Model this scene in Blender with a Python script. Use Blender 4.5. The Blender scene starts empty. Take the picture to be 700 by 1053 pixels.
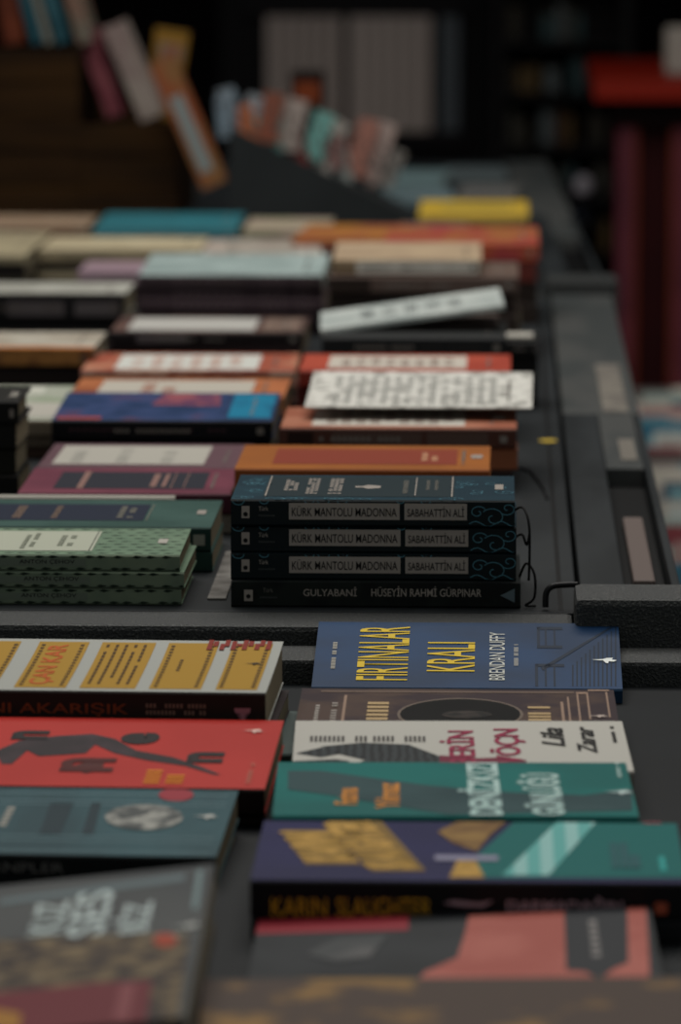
import bpy, bmesh, math, random
from mathutils import Vector, Matrix, Euler
random.seed(7)
SC = bpy.context.scene
COL = SC.collection
R = math.radians

# ------------------------------------------------------------------ camera, light, exposure
FPX, CAMZ = 4700.0, 1.38
PITCH, YAW = R(8.31), R(2.04)
cd = bpy.data.cameras.new('camera'); cam = bpy.data.objects.new('camera', cd); COL.objects.link(cam)
cam.location = (0, 0, CAMZ)
cam.rotation_euler = (math.pi/2 - PITCH, 0, YAW)
cd.sensor_fit = 'HORIZONTAL'; cd.sensor_width = 24.0; cd.lens = 24.0*FPX/700.0
cd.clip_start = 0.05; cd.clip_end = 100
cd.dof.use_dof = True; cd.dof.focus_distance = 3.05; cd.dof.aperture_fstop = 7.8
SC.camera = cam
w = bpy.data.worlds.new('world'); SC.world = w; w.use_nodes = True
bg = w.node_tree.nodes['Background']
bg.inputs[0].default_value = (0.78, 0.82, 0.80, 1); bg.inputs[1].default_value = 0.30
def area(name, loc, rot, sx, sy, e, c):
    l = bpy.data.lights.new(name, 'AREA'); l.shape = 'RECTANGLE'; l.size = sx; l.size_y = sy
    l.energy = e; l.color = c
    o = bpy.data.objects.new(name, l); COL.objects.link(o); o.location = loc; o.rotation_euler = rot
    return o
area('overhead_daylight', (-0.3, 4.6, 3.7), (R(-2), 0, 0), 2.6, 3.0, 108, (1.0, 0.965, 0.91))
SC.view_settings.view_transform = 'Standard'; SC.view_settings.look = 'None'
SC.view_settings.gamma = 1; SC.view_settings.use_curve_mapping = False
SC.view_settings.exposure = 0.0

# ------------------------------------------------------------------ helpers
_f = Vector((-math.sin(YAW)*math.cos(PITCH), math.cos(YAW)*math.cos(PITCH), -math.sin(PITCH)))
_r = Vector((math.cos(YAW), math.sin(YAW), 0)); _u = _r.cross(_f)
def P(px, py, D):
    """world point seen at a pixel of the photograph, at distance D down the table"""
    d = _f*FPX + _r*(px-350) + _u*(526.5-py)
    return Vector((0, 0, CAMZ)) + d*(D/d.y)
ZT = CAMZ - 0.53          # top of the display tables
ZF = CAMZ - 0.56          # floor of the front case

def lin(h):
    if isinstance(h, tuple): return h
    h = h.lstrip('#'); o = []
    for i in (0, 2, 4):
        c = int(h[i:i+2], 16)/255
        o.append(c/12.92 if c <= .04045 else ((c+.055)/1.055)**2.4)
    return tuple(o)
_mc = {}
def mat(c, rough=.5, c2=None, scale=60, kind='flat', spec=.5, bump=0, stretch=(1,1,1), lo=.42, hi=.58, c3=None):
    key = (c, rough, c2, scale, kind, spec, bump, stretch, lo, hi, c3)
    if key in _mc: return _mc[key]
    m = bpy.data.materials.new('mat_'+str(len(_mc))); m.use_nodes = True
    nt = m.node_tree; b = nt.nodes['Principled BSDF']
    b.inputs['Base Color'].default_value = (*lin(c), 1); b.inputs['Roughness'].default_value = min(1, rough+.12)
    b.inputs['Specular IOR Level'].default_value = spec*.28
    tc = nt.nodes.new('ShaderNodeTexCoord'); mp = nt.nodes.new('ShaderNodeMapping')
    nt.links.new(tc.outputs['Object'], mp.inputs['Vector']); mp.inputs['Scale'].default_value = stretch
    fac = None
    if kind in ('noise', 'grain'):
        n = nt.nodes.new('ShaderNodeTexNoise'); n.inputs['Scale'].default_value = scale
        n.inputs['Detail'].default_value = 4; nt.links.new(mp.outputs[0], n.inputs['Vector']); fac = n.outputs['Fac']
    elif kind == 'wave':
        n = nt.nodes.new('ShaderNodeTexWave'); n.inputs['Scale'].default_value = scale
        n.inputs['Distortion'].default_value = 3; n.inputs['Detail'].default_value = 1; n.inputs['Detail Scale'].default_value = 1.5
        nt.links.new(mp.outputs[0], n.inputs['Vector']); fac = n.outputs['Fac']
    elif kind == 'lines':
        n = nt.nodes.new('ShaderNodeTexWave'); n.inputs['Scale'].default_value = scale
        nt.links.new(mp.outputs[0], n.inputs['Vector']); fac = n.outputs['Fac']
    elif kind == 'voronoi':
        n = nt.nodes.new('ShaderNodeTexVoronoi'); n.inputs['Scale'].default_value = scale
        nt.links.new(mp.outputs[0], n.inputs['Vector']); fac = n.outputs['Distance']
    elif kind == 'rings':
        n = nt.nodes.new('ShaderNodeTexVoronoi'); n.inputs['Scale'].default_value = scale
        n.feature = 'F1'; nt.links.new(mp.outputs[0], n.inputs['Vector'])
        a = nt.nodes.new('ShaderNodeMath'); a.operation = 'SINE'
        b2 = nt.nodes.new('ShaderNodeMath'); b2.operation = 'MULTIPLY'; b2.inputs[1].default_value = 14
        nt.links.new(n.outputs['Distance'], b2.inputs[0]); nt.links.new(b2.outputs[0], a.inputs[0]); fac = a.outputs[0]
    if fac is not None and c2 is not None:
        cr = nt.nodes.new('ShaderNodeValToRGB'); cr.color_ramp.elements[0].position = lo; cr.color_ramp.elements[1].position = hi
        cr.color_ramp.elements[0].color = (*lin(c), 1); cr.color_ramp.elements[1].color = (*lin(c2), 1)
        if c3:
            e = cr.color_ramp.elements.new(min(1, hi+.1)); e.color = (*lin(c3), 1)
        nt.links.new(fac, cr.inputs[0]); nt.links.new(cr.outputs[0], b.inputs['Base Color'])
    if bump and fac is not None:
        bp = nt.nodes.new('ShaderNodeBump'); bp.inputs['Strength'].default_value = bump; bp.inputs['Distance'].default_value = .002
        nt.links.new(fac, bp.inputs['Height']); nt.links.new(bp.outputs[0], b.inputs['Normal'])
    _mc[key] = m; return m

def mesh_obj(name, verts, faces, mats, parent=None, fm=None, smooth=False):
    me = bpy.data.meshes.new(name); me.from_pydata([tuple(v) for v in verts], [], faces); 
    for m in (mats if isinstance(mats, (list, tuple)) else [mats]): me.materials.append(m)
    if fm:
        for p, i in zip(me.polygons, fm): p.material_index = i
    if smooth:
        for p in me.polygons: p.use_smooth = True
    me.update()
    o = bpy.data.objects.new(name, me); COL.objects.link(o)
    if parent: o.parent = parent
    return o
def bm_obj(name, bm, m, parent=None, smooth=False):
    me = bpy.data.meshes.new(name); bmesh.ops.recalc_face_normals(bm, faces=bm.faces); bm.to_mesh(me); bm.free()
    me.materials.append(m)
    if smooth:
        for p in me.polygons: p.use_smooth = True
    o = bpy.data.objects.new(name, me); COL.objects.link(o)
    if parent: o.parent = parent
    return o
def add_box(bm, x0, x1, y0, y1, z0, z1, bev=0, M=None):
    r = bmesh.ops.create_cube(bm, size=1)
    vs = r['verts']
    for v in vs:
        v.co = Vector(((x0+x1)/2+v.co.x*(x1-x0), (y0+y1)/2+v.co.y*(y1-y0), (z0+z1)/2+v.co.z*(z1-z0)))
        if M: v.co = M @ v.co
    if bev:
        es = list({e for v in vs for e in v.link_edges})
        bmesh.ops.bevel(bm, geom=es, offset=bev, segments=2, affect='EDGES', profile=.6)
def box(name, x0, x1, y0, y1, z0, z1, m, parent=None, bev=.001):
    bm = bmesh.new(); add_box(bm, x0, x1, y0, y1, z0, z1, bev); return bm_obj(name, bm, m, parent)
def tube(name, pts, rad, m, parent=None, seg=8, closed=False):
    pts = [Vector(p) for p in pts]
    # Catmull-Rom resample
    q = []
    for i in range(len(pts)-1):
        p0 = pts[max(i-1, 0)]; p1 = pts[i]; p2 = pts[i+1]; p3 = pts[min(i+2, len(pts)-1)]
        for k in range(6):
            t = k/6
            q.append(.5*((2*p1)+(-p0+p2)*t+(2*p0-5*p1+4*p2-p3)*t*t+(-p0+3*p1-3*p2+p3)*t**3))
    q.append(pts[-1]); vs = []; fs = []
    for i, p in enumerate(q):
        d = (q[min(i+1, len(q)-1)]-q[max(i-1, 0)]).normalized()
        a = d.cross(Vector((.1, .95, .2))).normalized(); b = d.cross(a)
        for k in range(seg):
            th = 2*math.pi*k/seg; vs.append(p+a*math.cos(th)*rad+b*math.sin(th)*rad)
    for i in range(len(q)-1):
        for k in range(seg):
            fs.append((i*seg+k, i*seg+(k+1) % seg, (i+1)*seg+(k+1) % seg, (i+1)*seg+k))
    fs.append(tuple(range(seg))[::-1]); fs.append(tuple((len(q)-1)*seg+k for k in range(seg)))
    return mesh_obj(name, vs, fs, m, parent, smooth=True)
def tag(o, label=None, cat=None, group=None, kind=None):
    if label: o['label'] = label
    if cat: o['category'] = cat
    if group: o['group'] = group
    if kind: o['kind'] = kind
    return o
def empty(name, loc, rot=(0, 0, 0)):
    o = bpy.data.objects.new(name, None); COL.objects.link(o); o.location = loc; o.rotation_euler = rot
    o.empty_display_size = .02; return o

# ------------------------------------------------------------------ books
PAGE = mat('#776d5b', .9, '#5a5143', 600, 'lines', .2, stretch=(0, 0, 1))
class Book:
    """local frame: x 0..L along the spine, y 0 (spine) .. W (fore edge), z 0..T"""
    def __init__(s, name, label, loc, L, W, T, cover, spine=None, yaw=0, pitch=0, roll=0, group=None, hard=False, curl=0,
                 rot=None, page=None, cat='book'):
        s.L, s.W, s.T, s.curl = L, W, T, curl; s.n = 0
        s.root = empty(name, loc, rot or (pitch, roll, yaw)); tag(s.root, label, cat, group)
        t = .0022 if hard else .0006; ov = .003 if hard else 0
        N = 10; out = []; inn = []
        ys = [W*k/N for k in range(N, -1, -1)]
        for y in ys: out.append((y, s.zf(y)))
        rr = .0012
        out[-1] = (rr, T); out.append((0, T-rr)); out.append((0, rr)); out.append((rr, 0)); out.append((W, 0))
        for y in ys: inn.append((max(y, t), s.zf(y)-t))
        inn += [(t, T-t-.0001), (t, t+.0001), (t+.0001, t), (W, t)]
        inn[-5] = inn[-5]
        n = len(out); vs = []
        assert len(inn) == n, (len(inn), n)
        for x in (-0.0, L):
            for y, z in out: vs.append((x, y, z))
            for y, z in inn: vs.append((x, y, z))
        fs = []; fm = []
        for i in range(n-1):
            fs.append((i, i+1, 2*n+i+1, 2*n+i)); y1 = max(out[i][0], out[i+1][0]); fm.append(1 if y1 <= rr+1e-6 and i not in (N-1,) else 0)
            fs.append((n+i, 3*n+i, 3*n+i+1, n+i+1)); fm.append(0)
            fs.append((i, n+i, n+i+1, i+1)); fm.append(0)
            fs.append((2*n+i, 2*n+i+1, 3*n+i+1, 3*n+i)); fm.append(0)
        fs.append((0, 2*n, 3*n, n)); fm.append(0)
        fs.append((n-1, 2*n-1, 4*n-1, 3*n-1)); fm.append(0)
        s.cover = mesh_obj('cover', vs, fs, [cover, spine or cover], s.root, fm)
        # page block, follows the top board
        g = .0008+ov; vs = []; fs = []
        M = 8
        for x in (g, L-g):
            for k in range(M+1):
                y = t+.0004 + (W-g-t)*k/M; vs.append((x, y, t+.0001)); vs.append((x, y, s.zf(y)-t-.0002))
        q = 2*(M+1)
        for k in range(M):
            a = 2*k; fs.append((a, a+1, a+3, a+2)); fs.append((q+a, q+a+2, q+a+3, q+a+1))
            fs.append((a+1, q+a+1, q+a+3, a+3)); fs.append((a, a+2, q+a+2, q+a))
        fs.append((0, q, q+1, 1)); fs.append((2*M, 2*M+1, q+2*M+1, q+2*M))
        mesh_obj('page_block', vs, fs, page or PAGE, s.root)
    def zf(s, y): return s.T + s.curl*(max(0, y)/s.W)**3
    def uv(s, px, py):
        rt = s.root; Rm = rt.rotation_euler.to_matrix(); o = Rm.transposed() @ (Vector((0, 0, CAMZ))-rt.location)
        d = Rm.transposed() @ (_f*FPX + _r*(px-350) + _u*(526.5-py)); k = (s.T-o.z)/d.z; q = o+d*k
        return q.x/s.L, q.y/s.W
    def sx(s, px, py):
        rt = s.root; Rm = rt.rotation_euler.to_matrix(); o = Rm.transposed() @ (Vector((0, 0, CAMZ))-rt.location)
        d = Rm.transposed() @ (_f*FPX + _r*(px-350) + _u*(526.5-py)); q = o+d*(-o.y/d.y)
        return q.x/s.L, q.z/s.T
    def bx(s, x0, x1, yt, yb):
        m = (yt+yb)/2; a = s.uv(x0, m); b = s.uv(x1, m); return (a[0], b[0], max(.003, s.uv((x0+x1)/2, yb)[1]), min(.997, s.uv((x0+x1)/2, yt)[1]))
    def sb(s, x0, x1, yt, yb):
        m = (yt+yb)/2; a = s.sx(x0, m); b = s.sx(x1, m); return (a[0], b[0], s.sx(x0, yb)[1], s.sx(x0, yt)[1])
    def cl(s, pts): return [(min(.999, max(.001, u)), min(.998, max(.002, v))) for u, v in (s.uv(*p) for p in pts)]
    def _lay(s, o, layer):
        for v in o.data.vertices:
            v.co.z = s.zf(v.co.y) + .00025*layer
        return o
    def top(s, name, pts, m, layer=1):
        """flat printed patch on the front board; pts in fractions of (L, W)"""
        bm = bmesh.new(); bm.faces.new([bm.verts.new((x*s.L, y*s.W, 0)) for x, y in pts])
        if s.curl:
            for k in range(1, 8):
                bmesh.ops.bisect_plane(bm, geom=bm.verts[:]+bm.edges[:]+bm.faces[:], plane_co=(0, s.W*k/8, 0), plane_no=(0, 1, 0))
        o = bm_obj(name, bm, m, s.root)
        if o.data.polygons[0].normal.z < 0: o.data.flip_normals()
        return s._lay(o, layer)
    def topr(s, name, x0, x1, y0, y1, m, layer=1): return s.top(name, [(x0, y0), (x1, y0), (x1, y1), (x0, y1)], m, layer)
    def multi(s, name, rects, m, layer=2, face='top'):
        if 1 < len(rects) < 10:
            for r_ in rects: s.multi(name, [r_], m, layer, face)
            return
        vs = []; fs = []
        for x0, x1, y0, y1 in rects:
            i = len(vs)
            if face == 'top': vs += [(x0*s.L, y0*s.W, s.zf(y0*s.W)+.00025*layer), (x1*s.L, y0*s.W, s.zf(y0*s.W)+.00025*layer), (x1*s.L, y1*s.W, s.zf(y1*s.W)+.00025*layer), (x0*s.L, y1*s.W, s.zf(y1*s.W)+.00025*layer)]
            else: vs += [(x0*s.L, -.00025*layer, y0*s.T), (x1*s.L, -.00025*layer, y0*s.T), (x1*s.L, -.00025*layer, y1*s.T), (x0*s.L, -.00025*layer, y1*s.T)]
            fs.append((i, i+1, i+2, i+3))
        return mesh_obj(name, vs, fs, m, s.root)
    def marks(s, name, x0, x1, y0, y1, m, rows=3, n=9, face='top', layer=2, seed=1, fill=.6):
        """rows of small illegible print running from the spine to the fore edge (top) or along the spine"""
        rg = random.Random(seed); rs = []
        for r in range(rows):
            if face == 'top':
                a = x0+(x1-x0)*(r+.5-.5*fill)/rows; b = x0+(x1-x0)*(r+.5+.5*fill)/rows
                for k in range(n):
                    if rg.random() < .12: continue
                    rs.append((a, b, y0+(y1-y0)*k/n, y0+(y1-y0)*(k+.6)/n))
            else:
                a = y0+(y1-y0)*(r+.5-.5*fill)/rows; b = y0+(y1-y0)*(r+.5+.5*fill)/rows
                for k in range(n):
                    if rg.random() < .12: continue
                    rs.append((x0+(x1-x0)*k/n, x0+(x1-x0)*(k+.6)/n, a, b))
        return s.multi(name, rs, m, layer, face)
    def spiner(s, name, x0, x1, z0, z1, m, layer=1): return s.multi(name, [(x0, x1, z0, z1)], m, layer, 'spine')
    def text(s, name, txt, x0, x1, y0, y1, m, face='top', layer=2, bold=0, shear=0, skew=None):
        """real lettering fitted to a box (fractions). On the board it reads from the spine outwards."""
        cu = bpy.data.curves.new('t', 'FONT'); cu.body = txt; cu.size = 1; cu.offset = bold; cu.shear = shear
        cu.resolution_u = 3
        to = bpy.data.objects.new('t', cu); COL.objects.link(to)
        dg = bpy.context.evaluated_depsgraph_get(); me = bpy.data.meshes.new_from_object(to.evaluated_get(dg))
        bpy.data.objects.remove(to); bpy.data.curves.remove(cu)
        me.name = name; me.materials.clear(); me.materials.append(m)
        xs = [v.co.x for v in me.vertices]; ys = [v.co.y for v in me.vertices]
        ax, bx, ay, by = min(xs), max(xs), min(ys), max(ys)
        for v in me.vertices:
            u = (v.co.x-ax)/(bx-ax); q = (v.co.y-ay)/(by-ay)
            if face == 'top':
                X = (x1+(x0-x1)*q)*s.L; Y = (y0+(y1-y0)*u)*s.W
                if skew: X += skew*u*s.L
                v.co = (X, Y, s.zf(Y)+.00025*layer)
            else:
                v.co = ((x0+(x1-x0)*u)*s.L, -.00025*layer, (y0+(y1-y0)*q)*s.T)
        o = bpy.data.objects.new(name, me); COL.objects.link(o); o.parent = s.root; return o
    def strips(s, name, lines, wd, m, layer=2, face='top'):
        """drawn lines (metres on the board or spine) as one printed ornament"""
        vs = []; fs = []
        for ln in lines:
            n = len(ln); i0 = len(vs)
            for k, (x, y) in enumerate(ln):
                a = Vector(ln[min(k+1, n-1)])-Vector(ln[max(k-1, 0)]); a.normalize(); nx, ny = -a.y*wd/2, a.x*wd/2
                for sg in (1, -1):
                    X, Y = x+nx*sg, y+ny*sg
                    if face == 'top': Y = min(s.W*.995, max(.0005, Y)); X = min(s.L*.998, max(.0005, X)); vs.append((X, Y, s.zf(Y)+.00025*layer))
                    else: Y = min(s.T*.96, max(.0008, Y)); vs.append((X, -.00025*layer, Y))
            for k in range(n-1): fs.append((i0+2*k+1, i0+2*k+3, i0+2*k+2, i0+2*k))
        return mesh_obj(name, vs, fs, m, s.root)
    def shape(s, name, pts, cx, cy, sz, m, layer=2, face='top', szy=None):
        """small emblem outline, pts around (0,0), laid with its top towards the book's head"""
        szy = szy or sz; bm = bmesh.new()
        vs = []
        for a, b in pts:
            if face == 'top': vs.append(bm.verts.new((cx*s.L - b*sz, cy*s.W + a*szy, 0)))
            else: vs.append(bm.verts.new((cx*s.L + a*sz, -.00025*layer, cy*s.T + b*szy)))
        bm.faces.new(vs); bmesh.ops.triangulate(bm, faces=bm.faces[:])
        o = bm_obj(name, bm, m, s.root)
        return s._lay(o, layer) if face == 'top' else o
BIRD = [(-1, .05), (-.35, .25), (-.1, .2), (.1, .8), (.3, .9), (.35, .45), (.75, .5), (1, .2), (.6, .05), (.7, -.35), (.2, -.3), (-.1, -.05), (-.5, .02)]
def bird(b, cx, cy, sz, m, face='top'): return b.shape('bird_emblem', [(-q, -p) for p, q in BIRD][::-1] if face == 'top' else BIRD, cx, cy, sz, m, 3, face)
def oval(rx=1, ry=1, n=28): return [(rx*math.cos(2*math.pi*k/n), ry*math.sin(2*math.pi*k/n)) for k in range(n)]

def at_front(xl, xr, yf, D, yaw=0):
    """the spine-side top edge of a lying book as the photo shows it -> left end point and length"""
    a = P(xl, yf, D); b = P(xr, yf, D); return a, (b-a).length
RCGN = 'novels in the right row of the front case'
def lin_of(m): return tuple(m.node_tree.nodes['Principled BSDF'].inputs['Base Color'].default_value)[:3]
def lying(name, label, xl, xr, yf, D, W, T, cover, spine=None, yaw=0, rise=0, roll=0, under=None, base=ZT, **k):
    """a lying book whose top front edge is at those pixels; under = [(colour, label)] the books below, filling to the table"""
    a, L = at_front(xl, xr, yf, D)
    pitch = math.asin(rise/W) if rise else 0
    Rm = Euler((pitch, roll, yaw)).to_matrix()
    c = a + Vector((L/2, 0, 0))
    if under is None and not k.pop('free', False): 
        T = a.z-base-.0003; 
    loc = c - Rm @ Vector((L/2, 0, T))
    bk = Book(name, label, loc, L, W, T, cover, spine, yaw, pitch, roll, **k)
    if k.get('group') and D > 3.4 and k.get('group') != RCGN and D < 6:
        dk = mat('#77706a' if sum(lin_of(cover)) < .6 else '#4d4540', .5)
        rg0 = random.Random(int(D*100)); x0_ = rg0.uniform(.1, .3)
        if T > .011: bk.marks('spine_lettering', x0_, x0_+.35, .3, .62, dk, 1, 14, 'spine', 3, seed=int(D*10)); bk.spiner('publisher_mark', .93, .96, .3, .65, dk, 3)
        bk.marks('small_print', .885, .905, .2, .8, dk, 1, 10, seed=int(D*20))
    if under:
        z1 = loc.z - (.0002) ; h = (z1-base)/len(under)
        rg = random.Random(int(abs(xl*7+yf)))
        for i, u in enumerate(under):
            cc, lb = u[0], u[1]; uw = W*rg.uniform(.96, 1.0); ul = L*rg.uniform(.97, 1.01)
            if rise: uw = W*.9
            y2 = yaw + R(rg.uniform(-1.2, 1.2))
            o = Book(name, lb, (c.x-ul/2+rg.uniform(-.003, .003), a.y+rg.uniform(0, .005), base+(len(under)-1-i)*h+.0001), ul, uw, h-.0003,
                 cc if not isinstance(cc, str) else mat(cc, .5), yaw=y2, group=k.get('group'))
            if len(u) > 2: u[2](o)
    return bk

# ------------------------------------------------------------------ ground, walls
GR = mat('#1c1a19', .8, '#262322', 6, 'noise')
tag(box('floor', -6, 5, -1, 13, -.1, 0, GR, bev=0), kind='structure')
WB = mat('#0b090b', .9, '#100d0f', 3, 'noise')
tag(box('wall_back', -6, 5, 12.4, 12.6, 0, 9, WB, bev=0), kind='structure')  # unseen upper height added to block sky reflections on the covers

tag(box('added_shade_ceiling', -6, 5, 7.9, 12.4, 2.5, 2.6, WB, bev=0), kind='structure')  # unseen roof added to keep sky light off the background
tag(box('wall_left', -6.1, -6, 7.9, 12.6, 0, 9, WB, bev=0), kind='structure')
tag(box('wall_right', 5, 5.1, 7.9, 12.6, 0, 9, WB, bev=0), kind='structure')

# ------------------------------------------------------------------ display tables
GRAIN = mat('#161919', .48, '#5a5c58', 520, 'grain', 1.8, bump=1.0, lo=.56, hi=.78)
PLAST = mat('#1b1e20', .42, '#25282a', 14, 'noise', .5, stretch=(1, .25, 1))
PLASTL = mat('#363939', .45, '#414241', 18, 'noise', .5, stretch=(1, .3, 1))
BLK = mat('#0b0b0c', .4)
def build_table(label):
    t = empty('display_table', (0, 3.085, 0)); tag(t, label, 'table')
    X0, X1, E = -.95, .128, 2.29
    z = ZT
    def b(n, x0, x1, y0, y1, z0, z1, m, bev=.0015, p=None):
        return box(n, x0, x1, y0, y1, z0, z1, m, p or t, bev)
    b('table_top', X0, .0535, .06, E, z-.03, z, PLAST)
    b('front_rail', X0, .0495, 0, .0598, z-.12, z, GRAIN, .004)
    b('corner_block', .0505, .137, 0, .068, z-.035, z+.02, GRAIN, .005)
    b('block_foot', .0505, .137, .012, .068, z-.12, z-.036, BLK, .001)
    # side rail in three lengths, with the slot left open in the first
    b('side_rail', .0565, .0885, .0685, 1.154, z-.03, z+.004, PLAST)
    b('side_rail', .122, .1285, .0685, 1.154, z-.03, z+.004, PLAST)
    b('side_rail', .089, .1215, .78, 1.154, z-.03, z+.004, PLASTL)
    b('side_rail', .0565, .1285, 1.158, E, z-.03, z+.004, PLASTL)
    b('slot_floor', .089, .1215, .0685, .779, z-.03, z-.012, BLK, .001)
    b('slot_insert', .097, .113, .23, .55, z-.0118, z-.004, mat('#5f5450', .5), .002)
    b('tape_strip', .0945, .118, 1.17, 1.56, z+.0041, z+.0047, mat('#5d5853', .5, '#6f6a62', 30, 'noise'), 0)
    b('tape_strip', .103, .117, .83, .97, z+.0041, z+.0047, mat('#68635c', .5), 0)
    b('groove_strip', .040, .0435, .07, 2.2, z+.00002, z+.00008, BLK, 0)
    bm = bmesh.new(); bmesh.ops.create_cone(bm, cap_ends=True, segments=20, radius1=.008, radius2=.008, depth=.0008, matrix=Matrix.Translation((.0412, .985, z+.0006)))
    bm_obj('sticker', bm, mat('#c2a640', .5), t)
    b('side_panel', .108, .1275, .07, E, .3, z-.0305, BLK, .001)
    b('front_apron', X0, .137, .02, .06, .1, z-.1205, BLK, .001)
    for x in (X0+.05, .06):
        for y in (.09, E-.06):
            b('leg', x, x+.045, y, y+.045, 0, z-.0305, BLK, .003)
    tube('latch_handle', [(.031, .072, z+.002), (.0315, .073, z+.012), (.036, .074, z+.0165), (.046, .075, z+.0175), (.0535, .076, z+.0175)], .0022, mat('#121214', .3), t)
    return t
tA = build_table('black plastic display table under the stacked paperbacks, behind the front case')
def copy_tree(o, parent=None):
    if o.name.startswith(('tape_strip', 'sticker', 'slot_insert')): return
    c = o.copy(); COL.objects.link(c); c.parent = parent
    for ch in list(o.children): copy_tree(ch, c)
    return c
tB = copy_tree(tA); tB.location = (0, 5.403, 0); tB.rotation_euler.z = R(1.4)
tag(tB, 'black plastic display table farther back, under the yellow book and crate', 'table')

fc = empty('display_case', (0, 2.4, 0)); tag(fc, 'dark low case at the front holding the large glossy novels', 'case')
CASE = mat('#101417', .5, '#0d1013', 5, 'noise')
box('case_lip', -.9, .30, .627, .684, .72, CAMZ-.543, GRAIN, fc, .003)
box('case_floor', -.9, .30, -.75, .6265, ZF-.03, ZF, CASE, fc, .001)
box('case_front', -.9, .30, -.77, -.7505, .3, ZF-.01, BLK, fc, .001)
for x in (-.88, .25):
    for y in (-.7, .56): box('leg', x, x+.045, y, y+.045, 0, ZF-.0305, BLK, fc, .002)

# ------------------------------------------------------------------ the stack in focus
WHT = mat('#a29e95', .5); WH2 = mat('#b9bab4', .5); INK = mat('#151414', .5); GLD = mat('#b8985c', .5)
NAVY = mat('#0d2a36', .32, '#12323e', 26, 'noise', .5)
NAVS = mat('#081316', .35); NAVSP = mat('#0a1a20', .35, '#2f5a68', 26, 'rings', .5, lo=.93, hi=.99)
LBL = mat('#8f8780', .6)
STK = 'paperbacks in the sharp focused stack'
def spiral(cx, cy, r, t0, turns, sy=1, sg=1):
    return [(cx+r*(1-.8*k/22)*math.cos(t0+sg*2*math.pi*turns*k/22), cy+sy*r*(1-.8*k/22)*math.sin(t0+sg*2*math.pi*turns*k/22)) for k in range(23)]
VINE = mat('#44717f', .45)
def madonna(label, loc, yaw, L, T, top=False):
    b = Book('paperback_book', label, loc, L, .126, T, NAVY, NAVS, yaw=R(yaw), group=STK)
    rg = random.Random(int(loc[2]*1e4))
    ln = [spiral(L*x, T*y, r, t, 1.1, .8, sg) for x, y, r, t, sg in ((.87, .55, .006, .5, 1), (.925, .35, .009, 2.5, -1), (.975, .7, .006, 4, 1), (.28, .98, .004, 3, 1), (.33, .98, .005, 3, 1), (.39, .97, .004, 0, -1), (.60, .98, .003, 3, 1), (.69, .98, .004, 3.3, 1), (.03, .98, .005, 3.4, 1), (.12, .98, .004, 3, 1))]
    ln.append([(L*(.84+.155*k/12), T*(.12+.1*math.sin(k*.9))) for k in range(13)])
    b.strips('vine_print', ln, .0006, VINE, 1, 'spine')
    b.spiner('spine_panel', .205, .595, .26, .88, LBL, 2); b.spiner('spine_panel', .612, .832, .26, .88, LBL, 2)
    b.text('spine_lettering', 'KÜRK MANTOLU MADONNA', .215, .585, .38, .78, INK, 'spine', 3, .006)
    b.text('spine_lettering', 'SABAHATTİN ALİ', .622, .822, .38, .78, INK, 'spine', 3, .006)
    b.spiner('publisher_mark', .038, .066, .30, .76, LBL, 2); b.shape('publisher_glyph', oval(), .052, .45, .0016, INK, 3, 'spine')
    b.text('series_lettering', 'Türk', .098, .132, .58, .74, LBL, 'spine', 2)
    b.marks('small_print', .098, .165, .34, .46, mat('#3a3d3c', .5), 1, 9, 'spine')
    if top:
        ln = []
        for k in range(26):
            x = rg.choice((rg.uniform(.01, .10), rg.uniform(.80, .99), rg.uniform(.0, 1))); y = rg.uniform(.08, .95) if not .11 < x < .79 else .03
            ln.append(spiral(L*x, .126*y, rg.uniform(.005, .010), rg.uniform(0, 6), rg.uniform(.8, 1.4), 1.0, rg.choice((1, -1))))
        b.strips('vine_print', ln, .0008, VINE, 1)
        b.top('title_panel', [(.11, .12), (.785, .12), (.785, .93), (.11, .93)], mat('#18282d', .35), 1)
        b.multi('panel_border', [(.115, .12+.0, .12, .93), (.775, .78, .12, .93), (.645, .649, .16, .89)], LBL, 2)
        b.marks('cover_lettering', .175, .225, .35, .80, LBL, 3, 7, fill=.8); b.marks('cover_lettering', .255, .30, .22, .85, LBL, 3, 12, seed=3, fill=.8)
        b.marks('cover_lettering', .335, .385, .22, .85, LBL, 3, 12, seed=4, fill=.8); b.marks('cover_lettering', .595, .625, .25, .85, mat('#5c5a54', .5), 1, 9)
        b.marks('small_print', .68, .70, .4, .8, mat('#5c5a54', .5), 1, 6); b.marks('small_print', .71, .73, .4, .8, mat('#5c5a54', .5), 1, 6)
        b.shape('vase_emblem', [(-.4, -1), (.4, -1), (.7, 0), (.2, .5), (.3, 1), (-.3, 1), (-.2, .5), (-.7, 0)], .475, .5, .009, LBL, 2, szy=.014)
        b.topr('publisher_mark', .93, .96, .42, .62, LBL, 2)
    return b
pL = P(236, 630, 3.16); pR = P(530, 630, 3.16); SL = (pR-pL).length; x0 = pL.x
T1 = .0192
RB = mat('#0a0a0b', .6)
s4 = Book('paperback_book', 'dark paperback at the bottom of the focused stack, spine titled GULYABANİ', (x0+.001, 3.162, ZT+.0003), SL*1.012, .127, T1-.0005, mat('#11191a', .4), mat('#0b0f0f', .35, '#151b18', 40, 'noise'), yaw=R(.2), group=STK)
s4.text('spine_lettering', 'GULYABANİ', .25, .435, .42, .78, LBL, 'spine', 2, .004)
s4.text('spine_lettering', 'HÜSEYİN RAHMİ GÜRPINAR', .485, .865, .42, .82, LBL, 'spine', 2, .006)
s4.spiner('publisher_mark', .045, .075, .22, .65, LBL, 2); s4.shape('publisher_glyph', oval(), .06, .40, .0016, INK, 3, 'spine')
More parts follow.
